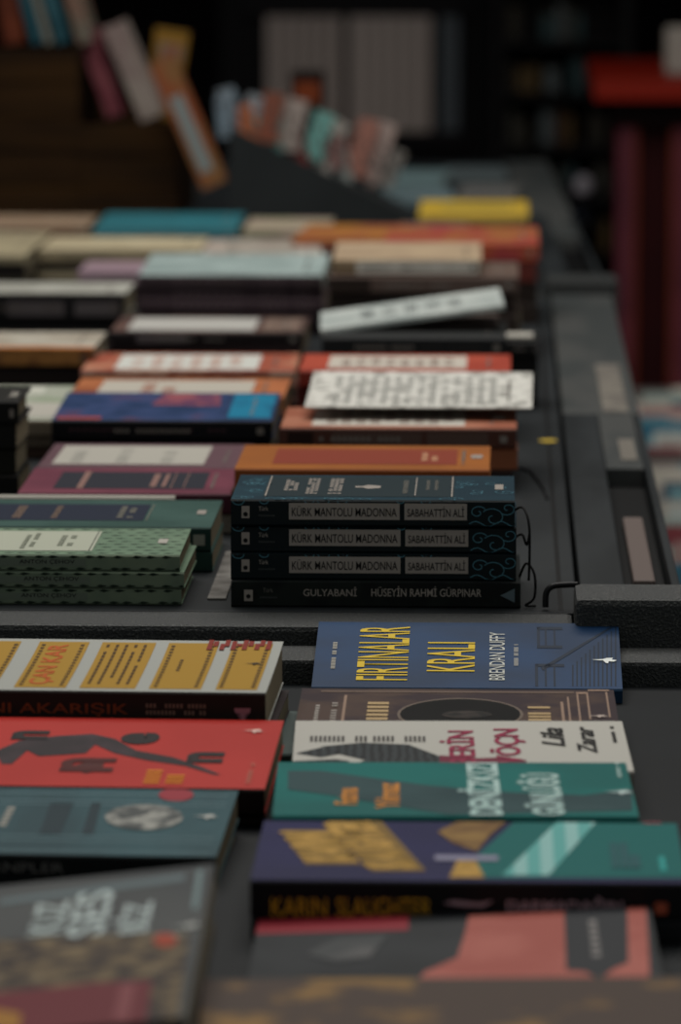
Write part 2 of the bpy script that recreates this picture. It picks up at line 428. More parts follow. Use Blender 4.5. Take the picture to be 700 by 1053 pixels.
s4.shape('swallow_mark', [(-1, 0), (1, 1), (1, -1)], .955, .48, .005, mat('#56646a', .5), 2, 'spine')
s4.text('series_lettering', 'Türk', .11, .145, .55, .72, mat('#5c5a54', .5), 'spine', 2); s4.marks('small_print', .10, .17, .3, .42, mat('#3a3d3c', .5), 1, 9, 'spine')
s3 = madonna('navy vine patterned paperback, second from the bottom of the focused stack', (x0+.0006, 3.165, ZT+T1), .15, SL*.998, T1-.0004)
s2 = madonna('navy vine patterned paperback, second from the top of the focused stack', (x0+.0006, 3.166, ZT+2*T1), -.1, SL*.998, T1-.0004)
s1 = madonna('navy vine patterned paperback topmost on the focused stack, cover in view', (x0+.001, 3.162, ZT+3*T1), .1, SL*.99, T1-.0004, True)
for b, pts in ((s1, [(SL*.992, .03, .008), (SL+.004, .012, .012), (SL+.008, 0, .002), (SL+.0085, -.003, -.02), (SL+.008, -.004, -.037)]),
               (s2, [(SL*.998, .04, .006), (SL+.004, .03, .009), (SL+.007, .028, .002), (SL+.009, .028, .010)]),
               (s4, [(SL, .03, .012), (SL+.006, .01, .030), (SL+.012, 0, .024), (SL+.012, -.002, .008), (SL+.006, 0, .002), (SL+.013, .004, .001)])):
    tube('bookmark_ribbon', pts, .0009, RB, b.root, 6)

# green stack on the left
GS = 'green patterned paperbacks in a pile of three'
GCOV = mat('#5f7560', .45, '#6a7f69', 30, 'noise')
GSP = mat('#66725f', .5, '#5b6858', 30, 'noise'); GFL = mat('#18241b', .5)
pr = P(187, 630, 3.17).x
GT = .0120
for i, lb in enumerate(('green leaf patterned paperback lowest in the pile of three', 'green leaf patterned paperback in the middle of the pile of three', 'green leaf patterned paperback on top, cream title panel in view')):
    g = Book('paperback_book', lb, (pr-.195+(.0, .002, -.001)[i], 3.166, ZT+.0002+i*GT), .195, .125, GT-.0003, GCOV, GSP, yaw=R((.2, -.2, .3)[i]), group=GS)
    rg = random.Random(40+i)
    def fleck(x, y, w_, h_): return [(x, y), (x+w_*.35, y+h_*.45), (x+w_, y+h_*.1), (x+w_*.4, y-h_*.4)]
    vs = []; fs = []
    for r_ in range(9):
        for k in range(17):
            if .30 < 0: continue
            vx = (k+.5*(r_ % 2)+rg.uniform(-.15, .15))/17*g.L; vy = (r_+.5)/9*g.W; n0 = len(vs)
            for a_, b_ in fleck(vx, vy, .0085, .0042): vs.append((min(g.L*.998, max(0.0005, a_)), b_, g.T+.00012))
            fs.append((n0, n0+3, n0+2, n0+1))
    if i == 2: mesh_obj('leaf_print', vs, fs, GFL, g.root)
    vs = []; fs = []
    for r_, yy in ((0, .86), (1, .14)):
        for k in range(17):
            vx = (k+.5*(r_ % 2)+rg.uniform(-.2, .2))/17*g.L; n0 = len(vs)
            for a_, b_ in fleck(vx, yy*g.T, .008, .0026): vs.append((min(g.L*.998, max(0.0005, a_)), -.0002, b_))
            fs.append((n0, n0+1, n0+2, n0+3))
    mesh_obj('leaf_print', vs, fs, GFL, g.root)
    g.spiner('spine_panel', .18, .66, .3, .72, mat('#5e675b', .5), 1)
    g.text('spine_lettering', 'ANTON ÇEHOV', .42, .62, .40, .70, INK, 'spine', 2, .004)
    g.text('spine_lettering', 'KÖPEĞİ', .20, .32, .40, .70, INK, 'spine', 2, .004)
    if i == 2:
        g.topr('title_panel', .05, .675, .13, .87, mat('#a3a696', .5), 1.4)
        g.multi('panel_border', [(.662, .665, .13, .87)], INK, 2)
        g.shape('leaf_emblem', [(-1, 0), (-.3, .6), (.6, .8), (1, .1), (.5, -.6), (-.3, -.5)], .25, .55, .007, mat('#25301f', .5), 2, szy=.016)
        g.marks('cover_lettering', .40, .46, .2, .8, mat('#555a4c', .5), 2, 9); g.marks('small_print', .53, .60, .3, .72, mat('#555a4c', .5), 2, 6)
        g.topr('publisher_mark', .90, .935, .42, .58, WHT, 2)

lp_ = P(214, 618, 3.20)
Book('leaflet', 'pale grey leaflet lying in the gap between the green pile and the focused stack', (lp_.x, 3.19, ZT+.0003), .013, .22, .0012, mat('#6f6c68', .6, '#55524e', 40, 'noise'), group='booklets among the books')
cdp = [P(x, y, d_) for x, y, d_ in ((534, 470, 3.88), (545, 474, 3.86), (556, 484, 3.78), (563, 498, 3.70))]
for c_ in cdp: c_.z = ZT+.0016
tag(tube('cord', cdp, .0011, BLK), 'thin black cord curving over the table top right of the focused stack', 'cord')

# ------------------------------------------------------------------ rows of books behind
def label_panel(b, x0, x1, y0, y1, m=WHT, rows=4, ink=None):
    b.topr('title_panel', x0, x1, y0, y1, m, 1)
    rg = random.Random(int(x0*99+x1*7))
    ink = ink or mat('#98958d', .5)
    for k in range(3):
        a = x0+(x1-x0)*(.08+.3*k); b.marks('cover_lettering', a, a+(x1-x0)*.13, y0+.1*(y1-y0), y1-.15*(y1-y0), ink, 1, 7, seed=k+5)
D = lambda c: c
# teal book behind the green ones
b = lying('paperback_book', 'teal green paperback behind the green pile, dark blue panel on its cover', -45, 217, 541, 3.315, .14, .018, mat('#35504a', .4, '#2b4640', 12, 'noise'), mat('#1e3834', .4), group='books left of the stack',
          under=[('#27423d', 'teal paperback directly beneath the one with the dark blue panel')])
b.topr('title_panel', .10, .72, .22, .82, mat('#1b2233', .4), 1); b.marks('cover_lettering', .18, .24, .3, .75, mat('#6d5a4e', .5), 1, 8); b.marks('cover_lettering', .34, .38, .3, .75, mat('#6d5a4e', .5), 1, 8)
b.marks('small_print', .60, .68, .32, .75, mat('#6d6a60', .5), 2, 7); b.multi('panel_border', [(.73, .734, .22, .82)], mat('#6d6a60', .5), 2); b.topr('publisher_mark', .92, .955, .46, .60, LBL, 2)
b.spiner('spine_sticker', .93, .975, .25, .7, mat('#8b8f86', .5), 1)
# burgundy pair
b = lying('paperback_book', 'burgundy paperback with dark title panel beside the orange book', 18, 238, 507, 3.50, .145, .016, mat('#6b3443', .42, '#5e2c3b', 12, 'noise'), mat('#4a2430', .4), yaw=R(.4), group='books left of the stack',
          under=[('#8b857b', 'cream edged book beneath the burgundy one with the dark title panel')])
b.topr('title_panel', .15, .86, .18, .84, mat('#262730', .4), 1)
b.multi('panel_band', [(.26, .29, .18, .84), (.60, .63, .25, .75), (.70, .705, .2, .8), (.76, .765, .2, .8), (.655, .675, .25, .75)], mat('#7d5f58', .5), 2)
b = lying('paperback_book', 'mauve grey paperback with long white title label, behind the burgundy one', 38, 250, 480, 3.665, .145, .016, mat('#5a4148', .42), yaw=R(-.3), group='books left of the stack',
          under=[('#3c2a30', 'dark mauve book beneath the one with the long white label')])
label_panel(b, .06, .80, .12, .90)
wb = Book('booklet', 'thin cream booklet lying along the front of the burgundy book', tuple(P(-40, 515, 3.478)), .165, .010, .0035, WHT, group='booklets among the books')
# blue colourful
BLU = mat('#1c3052', .35, '#2f3f66', 26, 'noise', lo=.42, hi=.6, c3='#4a3550')
b = lying('paperback_book', 'blue and purple illustrated paperback with turquoise corner, thick black spine', 53, 280, 432, 3.85, .15, .0165, BLU, mat('#0c0d12', .4), group='middle left books', rise=.006,
          under=[('#101018', 'black book beneath the blue and purple illustrated one'), ('#3a3330', 'dark book lowest beneath the blue and purple illustrated one')])
b.topr('turquoise_patch', .79, .985, .1, .95, mat('#17708f', .35, '#104f70', 30, 'noise'), 1); b.multi('cover_streak', [(.02, .22, .03, .12)], mat('#8c3a38', .5), 1)
b.top('pink_patch', [(.42, .55), (.74, .5), (.72, .95), (.46, .95)], mat('#5a3450', .4, '#8a4a50', 40, 'noise'), 1)
b.marks('spine_lettering', .08, .8, .4, .6, mat('#4a3238', .5), 1, 24, 'spine')
b = lying('paperback_book', 'orange paperback with white strip label, behind the blue illustrated one', 70, 292, 407, 4.03, .14, .018, mat('#a2623d', .45, '#84492c', 25, 'noise'), group='middle left books',
          under=[('#4b2f28', 'brown book beneath the orange one with white strip label')])
b.topr('title_panel', .12, .84, .05, .85, mat('#a8a297', .5), 1); b.marks('cover_lettering', .3, .5, .2, .7, mat('#9a6a5a', .5), 2, 5)
# orange red
ORR = mat('#8f4a38', .45, '#a7745c', 30, 'noise', lo=.5, hi=.58)
b = lying('paperback_book', 'rust and cream paperback with white title label, left column', 83, 303, 381, 4.25, .15, .0155, ORR, mat('#744034', .5, '#a08070', 45, 'noise'), yaw=R(.5), group='middle left books',
          under=[('#241a18', 'black brown book beneath the rust and cream one'), ('#3a2620', 'lowest book beneath the rust and cream one')])
b.topr('title_panel', .15, .82, .08, .90, WH2, 1); b.marks('cover_lettering', .2, .75, .2, .8, mat('#b08d80', .5), 6, 5, seed=4)
b = lying('paperback_book', 'dark brown paperback with grey white label, behind the rust one', 113, 312, 341, 4.61, .15, .0135, mat('#40302e', .42, '#5d463f', 20, 'noise'), mat('#1b1516', .45), group='middle left books',
          under=[('#2b1f20', 'dark book beneath the brown one with grey white label'), ('#171314', 'lowest dark book beneath the brown one with grey white label')])
b.topr('title_panel', .08, .74, .1, .9, mat('#a3a19c', .5), 1); b.spiner('spine_panel', .14, .40, .2, .8, mat('#5d5455', .5), 1); b.topr('cover_patch', .78, .97, .1, .9, mat('#5a4a42', .5, '#7a675c', 60, 'noise'), 1)
# brown grid stack
def griddeco(o):
    o.marks('spine_lettering', .2, .95, .15, .85, mat('#5a4c50', .5), 1, 16, 'spine'); 
b = lying('paperback_book', 'mauve brown paperback with pale blue grey cover, top of the tall grid stack', 142, 332, 283, 4.95, .20, .013, mat('#8f9d9b', .5, '#7c8a88', 15, 'noise'), mat('#3f3438', .5), rise=.006, group='tall stack of mauve brown spines',
          under=[('#3d3136', 'mauve brown spine second from the top of the tall stack', griddeco), ('#42353a', 'mauve brown spine third from the top of the tall stack', griddeco), ('#3a2f34', 'mauve brown spine fourth from the top of the tall stack', griddeco), ('#2a2226', 'mauve brown spine at the bottom of the tall stack', griddeco)])
griddeco(b)
b = lying('paperback_book', 'pinkish mauve paperback sticking out left of the tall stack', 80, 205, 279, 5.24, .13, .016, mat('#86717a', .5), group='back left books',
          under=[('#33282c', 'dark book beneath the pinkish mauve one'), ('#2c2624', 'lowest book beneath the pinkish mauve one')])
# left edge
b = lying('paperback_book', 'black spined book with grey white cover at the left edge, two grey spine panels', -55, 128, 303, 4.78, .14, .025, mat('#9b9a92', .5, '#86857d', 15, 'noise'), mat('#161415', .4), group='left edge books',
          under=[('#151314', 'black book beneath the one with two grey spine panels'), ('#201a19', 'lowest black book beneath the one with two grey spine panels')])
b.spiner('spine_panel', .34, .66, .12, .72, mat('#4f494a', .5), 1); b.spiner('spine_panel', .72, .97, .12, .72, mat('#4f494a', .5), 1); b.topr('cover_edge', 0, 1, .0, .12, mat('#211c1b', .5), 1)
b = lying('paperback_book', 'whitish covered book with ochre spine at the left edge', -90, 96, 358, 4.33, .15, .017, mat('#a29c90', .5, '#8c8274', 14, 'noise'), mat('#8a5f33', .5, '#6b4528', 50, 'noise'), group='left edge books',
          under=[('#1c1412', 'black brown book beneath the ochre spined one'), ('#171210', 'lowest black brown book beneath the ochre spined one')])
b.topr('cover_edge', 0, 1, .0, .1, mat('#b9713d', .5), 1)
b = lying('paperback_book', 'pale green and white paperback at the left edge beside the blue one', -60, 74, 432, 3.93, .19, .014, mat('#7f8a74', .5, '#95988b', 20, 'noise'), mat('#6d6254', .5), rise=.008, yaw=R(2), group='left edge books',
          under=[('#5d5247', 'tan book beneath the pale green and white one'), ('#4a3a32', 'lowest tan book beneath the pale green and white one')])
b.top('cover_patch', [(.45, .1), (.93, .1), (.95, .5), (.5, .5)], WHT, 1); b.topr('cover_patch', .2, .7, .75, .97, mat('#b0b0a5', .5), 1)
b = lying('hardcover_book', 'black book on top of the dark pile cut by the left edge', -110, 19, 412, 3.68, .10, .019, mat('#1b1a17', .4), mat('#0d0d0b', .4), group='dark pile at the left edge', hard=True,
          under=[('#0e0e0c', 'black book second in the dark pile at the left edge'), ('#16150f', 'black book third in the dark pile at the left edge'), ('#0e0d0a', 'black book lowest in the dark pile at the left edge')])
b.marks('small_print', .88, .97, .3, .6, WHT, 1, 3)
# right column
b = lying('paperback_book', 'orange paperback with rust title band, just behind the focused stack', 241, 503, 482, 3.475, .14, .0165, mat('#94561f', .42, '#8a4f1e', 12, 'noise'), mat('#80431c', .45), group='right column books', yaw=R(-.2),
          under=[('#3d2a1f', 'brown book beneath the orange one with the rust band'), ('#5d3b28', 'lowest brown book beneath the orange one with the rust band')])
b.topr('title_band', .14, .87, .2, .84, mat('#7c3321', .45), 1); b.marks('cover_lettering', .72, .80, .35, .7, mat('#b98a6a', .5), 2, 5); b.topr('publisher_mark', .925, .97, .46, .60, LBL, 2)
COP = mat('#8a4f3a', .42, '#9d6650', 22, 'noise')
b = lying('paperback_book', 'copper brown paperback with white title label under the white leaflet', 288, 531, 440, 3.74, .14, .0165, COP, mat('#4a2c24', .45), group='right column books',
          under=[('#8a5238', 'copper book beneath the one under the white leaflet'), ('#2a1d1a', 'lowest dark book under the white leaflet pile')])
b.topr('title_panel', .13, .78, .12, .86, mat('#b9b4aa', .5), 1); b.marks('cover_lettering', .18, .74, .22, .78, mat('#7d6a60', .5), 9, 6, seed=8, fill=.7); b.topr('publisher_mark', .90, .95, .4, .6, WHT, 2)
b.spiner('spine_panel', .22, .60, .1, .8, mat('#53403a', .5), 1); b.spiner('spine_panel', .62, .88, .1, .8, mat('#53403a', .5), 1); b.spiner('spine_panel', .03, .14, .2, .8, mat('#24140f', .5), 1)
lf = lying('leaflet', 'white printed leaflet lying on the copper brown paperback', 313, 547, 418, 3.79, .155, .0016, mat('#c4c2bb', .55, '#8f8d87', 70, 'noise', lo=.5, hi=.6), group='booklets among the books', rise=.009, free=True, yaw=R(-.5), curl=.003)
lf.marks('small_print', .1, .85, .1, .9, mat('#a9a8a2', .5), 14, 12, seed=3)
b = lying('paperback_book', 'red paperback with long white label behind the white leaflet', 307, 525, 381, 4.07, .135, .015, mat('#933a2b', .42, '#a04533', 14, 'noise'), mat('#7a2c22', .45), group='right column books',
          under=[('#521f1b', 'dark red book beneath the red one with long white label'), ('#5b2a22', 'lowest dark red book beneath the red one with long white label')])
b.topr('title_panel', .13, .79, .15, .88, mat('#b3aba0', .5), 1); b.marks('cover_lettering', .18, .74, .3, .75, mat('#8d7b72', .5), 8, 5, seed=9)
b = lying('paperback_book', 'black spined paperback below the tilted white booklet', 331, 521, 347, 4.31, .15, .0175, mat('#2a2b2b', .4), mat('#1c1d1e', .4), group='right column books',
          under=[('#1f1a16', 'dark book beneath the black spined one'), ('#14110f', 'lowest dark book beneath the black spined one')])
b.marks('spine_lettering', .2, .9, .35, .6, mat('#33302e', .5), 1, 20, 'spine')
b = lying('paperback_book', 'mushroom brown paperback wedged under the tilted white booklet', 432, 512, 335, 4.40, .12, .009, mat('#4b403c', .5), group='right column books', free=True)
b = Book('booklet', 'tilted white booklet propped up at its right end', tuple(P(330, 345, 4.36)), .178, .13, .006, mat('#a9aeaa', .5, '#939a97', 20, 'noise'), yaw=R(2), roll=-math.atan2(26, 188), pitch=R(1.5), group='booklets among the books')
b.marks('cover_lettering', .2, .8, .3, .7, mat('#8a908e', .5), 5, 6)
b = lying('price_card', 'small white card beside the black spined paperback', 520, 547, 345, 4.33, .03, .004, WHT, free=True, group=None, cat='card', yaw=R(-3),
          )
nb = lying('notebook', 'small black notebook under the white card at the table side', 517, 552, 352, 4.315, .07, .012, mat('#191818', .5), under=[('#131212', 'black notebook beneath the small one at the table side')], group='right column books')
b = lying('paperback_book', 'taupe brown paperback under the cream book with long white spine', 338, 533, 284, 4.75, .17, .0175, mat('#5a4a42', .5), mat('#554640', .5), group='back right books',
          under=[('#241c19', 'dark book beneath the taupe brown one'), ('#2e2521', 'second book beneath the taupe brown one'), ('#211a17', 'lowest book beneath the taupe brown one')])
b.spiner('spine_panel', .0, .22, .1, .9, mat('#2a211d', .5), 1)
b = lying('paperback_book', 'cream paperback with long white spine label on the taupe one', 342, 495, 267, 4.76, .17, .0150, mat('#a38f75', .5, '#94806a', 15, 'noise'), mat('#7f6d57', .5), rise=.004, group='back right books', free=True, yaw=R(.5))
b.spiner('spine_panel', .16, .98, .05, .92, mat('#c0bcb3', .5), 1); b.marks('spine_lettering', .2, .95, .3, .7, mat('#99948a', .5), 1, 30, 'spine')
RO = mat('#8a5630', .5, '#8a3a34', 20, 'noise')
b = lying('paperback_book', 'orange topped paperback with red pink spine at the table side', 395, 554, 250, 5.08, .18, .020, RO, mat('#9a3b40', .5, '#a5512f', 18, 'noise'), rise=.004, group='back right books',
          under=[('#5d2a24', 'dark red book beneath the orange topped one'), ('#241c18', 'second book beneath the orange topped one'), ('#2c2420', 'lowest book beneath the orange topped one')])
b = lying('paperback_book', 'bright yellow small paperback farthest right on the back table', 430, 543, 222, 5.90, .20, .012, mat('#b99a36', .5, '#a88a2e', 12, 'noise'), mat('#9b8040', .5), group='far row of books', rise=.005,
          under=[('#6f6a64', 'grey book beneath the bright yellow one'), ('#5d4a44', 'second book beneath the bright yellow one'), ('#40352f', 'lowest book beneath the bright yellow one')])
b.topr('title_panel', .2, .85, .4, .7, mat('#8d7b3a', .5), 1)
b = lying('paperback_book', 'orange yellow paperback beside the white tilted one in the far row', 300, 405, 246, 5.55, .22, .014, mat('#9c6a2c', .5, '#8a5038', 14, 'noise'), mat('#8a4a30', .5), group='far row of books', yaw=R(-3),
          under=[('#4b352b', 'dark book beneath the orange yellow one'), ('#3a2c26', 'second book beneath the orange yellow one'), ('#2f2521', 'lowest book beneath the orange yellow one')])
b = lying('paperback_book', 'mauve paperback between the orange yellow and bright yellow ones', 407, 480, 243, 5.62, .20, .013, mat('#6d4750', .5, '#7d6a52', 14, 'noise'), group='far row of books',
          under=[('#43302f', 'brown book beneath the mauve one in the far row'), ('#332724', 'lowest book beneath the mauve one in the far row')])
b = lying('magazine', 'white magazine lying turned at the middle of the far row', 208, 332, 262, 5.42, .22, .008, mat('#a8a196', .5, '#94857c', 14, 'noise'), group='far row of books', yaw=R(4),
          under=[('#6d5c5c', 'mauve magazine beneath the turned white one'), ('#4a3f3d', 'second magazine beneath the turned white one'), ('#3a302e', 'lowest magazine beneath the turned white one')])
b.marks('small_print', .2, .8, .1, .9, mat('#8f887e', .5), 6, 8)
b = lying('paperback_book', 'cream book with dark spine edge, broad stack left of the far row', 40, 206, 256, 5.45, .17, .016, mat('#b0a488', .5, '#9c9076', 12, 'noise'), mat('#8d8168', .5), group='far row of books',
          under=[('#211c18', 'black book beneath the broad cream one'), ('#8a8069', 'cream book beneath the black one in the far row'), ('#211c18', 'lowest black book in the broad cream stack')])
b = lying('magazine', 'cream magazine at the left edge of the far row', -70, 88, 262, 5.30, .30, .010, mat('#968c72', .5, '#877d66', 12, 'noise'), group='far row of books', base=ZT, 
          under=[('#1b1715', 'black book beneath the cream magazine at the left edge'), ('#7d735f', 'cream book lower beneath the magazine at the left edge'), ('#1b1715', 'lowest black book under the magazine at the left edge')]) if False else None
b = lying('magazine', 'cream magazine at the left edge of the far row', -120, 26, 262, 5.30, .32, .010, mat('#968c72', .5, '#877d66', 12, 'noise'), group='far row of books',
          under=[('#1b1715', 'black book beneath the cream magazine at the left edge'), ('#5d5547', 'cream book lower beneath the magazine at the left edge'), ('#1b1715', 'lowest black book under the magazine at the left edge')])
b = lying('paperback_book', 'turquoise paperback lying in front of the dark wedge', 96, 243, 235, 5.76, .20, .014, mat('#2c6a74', .45, '#285d66', 12, 'noise'), mat('#3a6f78', .5), group='far row of books', rise=.004,
          under=[('#7d6a62', 'pinkish book beneath the turquoise one'), ('#5a4c44', 'second book beneath the turquoise one'), ('#4a3c36', 'lowest book beneath the turquoise one')])
b = lying('paperback_book', 'pale green grey paperback behind the white magazine in the far row', 250, 338, 236, 5.82, .18, .012, mat('#8d8a70', .5, '#a08c80', 14, 'noise'), group='far row of books',
          under=[('#5d5547', 'olive book beneath the pale green grey one'), ('#453c35', 'lowest book beneath the pale green grey one')])
b = lying('paperback_book', 'tan paperback behind the cream stack, left far corner', -30, 90, 232, 5.84, .17, .012, mat('#8d7a66', .5, '#7c6552', 14, 'noise'), group='far row of books',
          under=[('#5d4a3d', 'brown book beneath the tan one in the left far corner'), ('#453831', 'lowest book beneath the tan one in the left far corner')])
for i, (xl, xr, yf, DD, c, lb) in enumerate((
    (395, 468, 203, 6.65, '#5c6c70', 'grey blue paperback at the far end behind the bright yellow book'),
    (470, 530, 200, 6.72, '#5d5c5a', 'grey paperback at the far end beside the table edge'),
    (400, 455, 184, 7.15, '#64787a', 'pale teal paperback second from the far end'),
    (460, 522, 180, 7.25, '#4c5456', 'slate paperback at the very end of the table'),)):
    lying('paperback_book', lb, xl, xr, yf, DD, .2, .014, mat(c, .5), group='books at the far end', yaw=R((3, -2, -4, 2)[i]), under=[('#2f3030', lb.replace('paperback', 'book under the paperback', 1).replace(lb.split(' paperback')[0], 'dark', 1)), ])

# ------------------------------------------------------------------ front case, right column
RCG = 'novels in the right row of the front case'
YEL = mat('#d0b02c', .45); YEL2 = mat('#b88b2f', .5)
BLUE = mat('#112c4a', .34, '#11355a', 8, 'noise', stretch=(1, 1.5, 1))

b = lying('paperback_book', 'blue novel with tall yellow title FIRTINALAR KRALI, farthest in the front case', 320, 640, 707, 2.965, .128, .0135, BLUE, mat('#17324a', .4), rise=.0225, group=RCG, base=ZF, free=True)
b.text('title_lettering', 'FIRTINALAR', *b.bx(368, 420, 645, 700), YEL, bold=.004); b.text('title_lettering', 'KRALI', *b.bx(439, 488, 661, 691), YEL, bold=.004)
b.text('author_lettering', 'BRENDAN DUFFY', *b.bx(503, 519, 651, 700), WH2, bold=.006)
b.marks('small_print', *b.bx(528, 533, 663, 685), WHT, 1, 22, fill=.9); b.marks('small_print', *b.bx(341, 346, 659, 688), WHT, 1, 20, fill=.9)
DBL = mat('#091c30', .4)
for k in range(11):
    x = 588+k*4.4; b.top('stripe_print', b.cl([(x, 706), (x+1.6, 706), (x+1.6, 684-3.9*k), (x, 684-3.9*k)]), DBL, 1)
b.top('stripe_print', b.cl([(556, 687), (633, 641.5), (633, 643.5), (558, 690)]), DBL, 1)
for r_ in ((552, 555, 645, 666), (550, 553, 683, 706), (552, 578, 645, 648), (552, 578, 664, 667), (551, 580, 683, 686), (560, 562, 648, 664), (569, 571, 648, 664), (560, 562, 686, 706), (569, 571, 686, 706)):
    b.multi('window_print', [b.bx(*r_)], DBL, 1)
u, v = b.uv(621, 679); bird(b, u, v, .0085, mat('#dfe2df', .5))
BRN = mat('#33262a', .4, '#4a3932', 22, 'noise')
b = lying('paperback_book', 'dark brown novel with black oval ringed in metal on its cover, behind the white one', 303, 637, 747, 2.762, .124, .026, BRN, mat('#2a211f', .4), yaw=R(.4), rise=.001, group=RCG, base=ZF, under=None)
def ovalp(b, name, px, py, rx, ry, m, layer): return b.top(name, b.cl([(px+rx*p, py-ry*q) for p, q in oval()]), m, layer)
ovalp(b, 'oval_ring', 473, 735, 65, 16.8, mat('#6f6258', .35), 1); ovalp(b, 'oval_well', 473, 735, 62, 15.5, mat('#050505', .3, '#0a0908', 30, 'noise'), 2)
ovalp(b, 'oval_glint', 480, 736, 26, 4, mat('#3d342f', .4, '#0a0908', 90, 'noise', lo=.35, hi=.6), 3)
b.marks('title_lettering', *b.bx(377, 399, 721, 745), mat('#b0966e', .5), 1, 6, fill=1); b.marks('title_lettering', *b.bx(543, 566, 726, 745), mat('#b0966e', .5), 1, 6, fill=1, seed=6)
b.marks('author_lettering', *b.bx(322, 329, 722, 745), mat('#a39c95', .5), 1, 9); b.marks('author_lettering', *b.bx(338, 348, 722, 745), mat('#938a83', .5), 1, 9, seed=5)
FR = mat('#8f7767', .4)
for r_ in ((604, 606, 712, 740), (624, 626, 712, 738), (604, 626, 708, 711), (577, 580, 722, 744), (584, 586, 717, 744), (594, 596, 713, 744), (352, 355, 715, 745), (592, 603, 712, 714)): b.multi('frame_print', [b.bx(*r_)], FR, 1)
b.multi('frame_print', [b.bx(330, 590, 711, 712.5)], mat('#6b5a50', .5), 1); u, v = b.uv(614, 737); bird(b, u, v, .0065, mat('#b8a89e', .5))
WHC = mat('#b3b0a8', .42)
b = lying('paperback_book', 'white novel with crimson title and handwritten author name, beside the turquoise ones', 300, 652, 792, 2.625, .135, .026, WHC, mat('#77746f', .4), yaw=R(1.6), rise=.004, group=RCG, base=ZF, under=None)
CRM = mat('#8c2444', .45)
b.text('title_lettering', 'BERİN', *b.bx(452, 488, 752, 786), CRM, bold=.02); b.text('title_lettering', 'VÖÇN', *b.bx(503, 541, 750, 786), CRM, bold=.02)
b.text('author_lettering', 'Lila', *b.bx(556, 580, 749, 768), INK, bold=.02, shear=.3); b.text('author_lettering', 'Zarar', *b.bx(592, 612, 748, 775), INK, bold=.02, shear=.3)
b.marks('small_print', *b.bx(628, 633, 747, 764), INK, 1, 12, fill=.8)
b.marks('quote_lettering', *b.bx(318, 438, 754, 763), mat('#4a4744', .5), 26, 1, fill=.6)
HAIR = mat('#1d2022', .4, '#33383a', 60, 'wave')
b.top('hair_print', b.cl([(304, 775), (330, 769), (352, 775), (330, 779)]), HAIR, 1)
b.top('hair_print', b.cl([(330, 768), (372, 764), (420, 766), (452, 778), (452, 790), (352, 790), (376, 782), (350, 776)]), HAIR, 1)
b.top('hair_print', b.cl([(300, 783), (345, 781), (360, 783), (330, 790), (300, 790)]), HAIR, 1)
b.top('hair_print', b.cl([(452, 777), (490, 780), (520, 779), (541, 782), (541, 790), (452, 790)]), mat('#6d2338', .5), 1)
TEAL = mat('#005c58', .36, '#006863', 8, 'noise'); TEALD = mat('#0c5a58', .4)
b = lying('paperback_book', 'turquoise novel with large pale title and dark winding shape, between white and purple ones', 280, 657, 838, 2.476, .140, .028, TEAL, TEALD, yaw=R(1.5), rise=.002, group=RCG, base=ZF, under=None)
DT = mat('#1f3c40', .4, '#2b474a', 14, 'noise')
b.top('winding_print', b.cl([(296, 793), (330, 793), (380, 800), (440, 808), (520, 815), (600, 818), (650, 812), (650, 834), (560, 836), (460, 838), (400, 828), (340, 818), (296, 812)]), DT, 1)
PT = mat('#a9c4bf', .5)
b.text('title_lettering', 'DENİZKIZI', *b.bx(470, 514, 785, 839), PT, bold=.03); b.text('title_lettering', 'GÜNLÜĞÜ', *b.bx(533, 578, 796, 839), PT, bold=.03)
OG = mat('#c07f38', .5)
b.text('author_lettering', 'Fatma', *b.bx(344, 368, 811, 828), OG, bold=.03); b.text('author_lettering', 'Yılmaz', *b.bx(386, 411, 806, 832), OG, bold=.03)
b.marks('small_print', *b.bx(632, 637, 776, 800), PT, 1, 12, fill=.8); u, v = b.uv(636, 815); bird(b, u, v, .008, mat('#c5d6d3', .5))
PUR = mat('#1c1b44', .36, '#201f4c', 10, 'noise')
b = lying('paperback_book', 'thick purple and turquoise novel with yellow author name, black spine reading KARIN SLAUGHTER', 257, 707, 905, 2.302, .145, .0196, PUR, mat('#0d0d10', .35), yaw=R(.1), group=RCG, base=ZF,
          under=[('#16171a', 'dark book hidden beneath the thick purple and turquoise novel')])
b.top('turquoise_print', b.cl([(488, 882), (528, 840), (700, 840), (712, 903), (497, 903)]), mat('#00625f', .36), 1)
b.top('pale_title_band', b.cl([(516, 901), (564, 901), (612, 842), (572, 842)]), mat('#8fbdb9', .45, '#5fa8a3', 90, 'lines', stretch=(.25, 1, 0)), 2)
GO = mat('#c0964a', .45, '#a07c34', 60, 'noise'); GB = mat('#7d6230', .45)
b.top('author_block', b.cl([(290, 854), (344, 854), (371, 889), (314, 889)]), GB, 1); b.top('author_block', b.cl([(337, 840), (393, 840), (438, 896), (382, 896)]), GB, 1)
x = b.bx(300, 356, 856, 887); b.text('author_lettering', 'KARIN', x[0]+.035, x[1]+.035, x[2], x[3], GO, bold=.06, skew=-.075)
x = b.bx(358, 412, 842, 894); b.text('author_lettering', 'SLAUGHTER', x[0]+.05, x[1]+.05, x[2], x[3], GO, bold=.06, skew=-.13)
b.top('gold_print', b.cl([(462, 903), (470, 886), (488, 884), (498, 903)]), GO, 2); b.top('gold_print', b.cl([(450, 856), (470, 842), (520, 841), (503, 860), (490, 876), (466, 868)]), mat('#6d4e2c', .45, '#8f6f3c', 30, 'noise'), 2)
b.multi('pale_streak', [b.bx(447, 512, 881, 886)], mat('#8d8aa0', .5), 3)
b.multi('publisher_mark', [b.bx(661, 679, 841, 848)], mat('#b0606c', .5), 3)
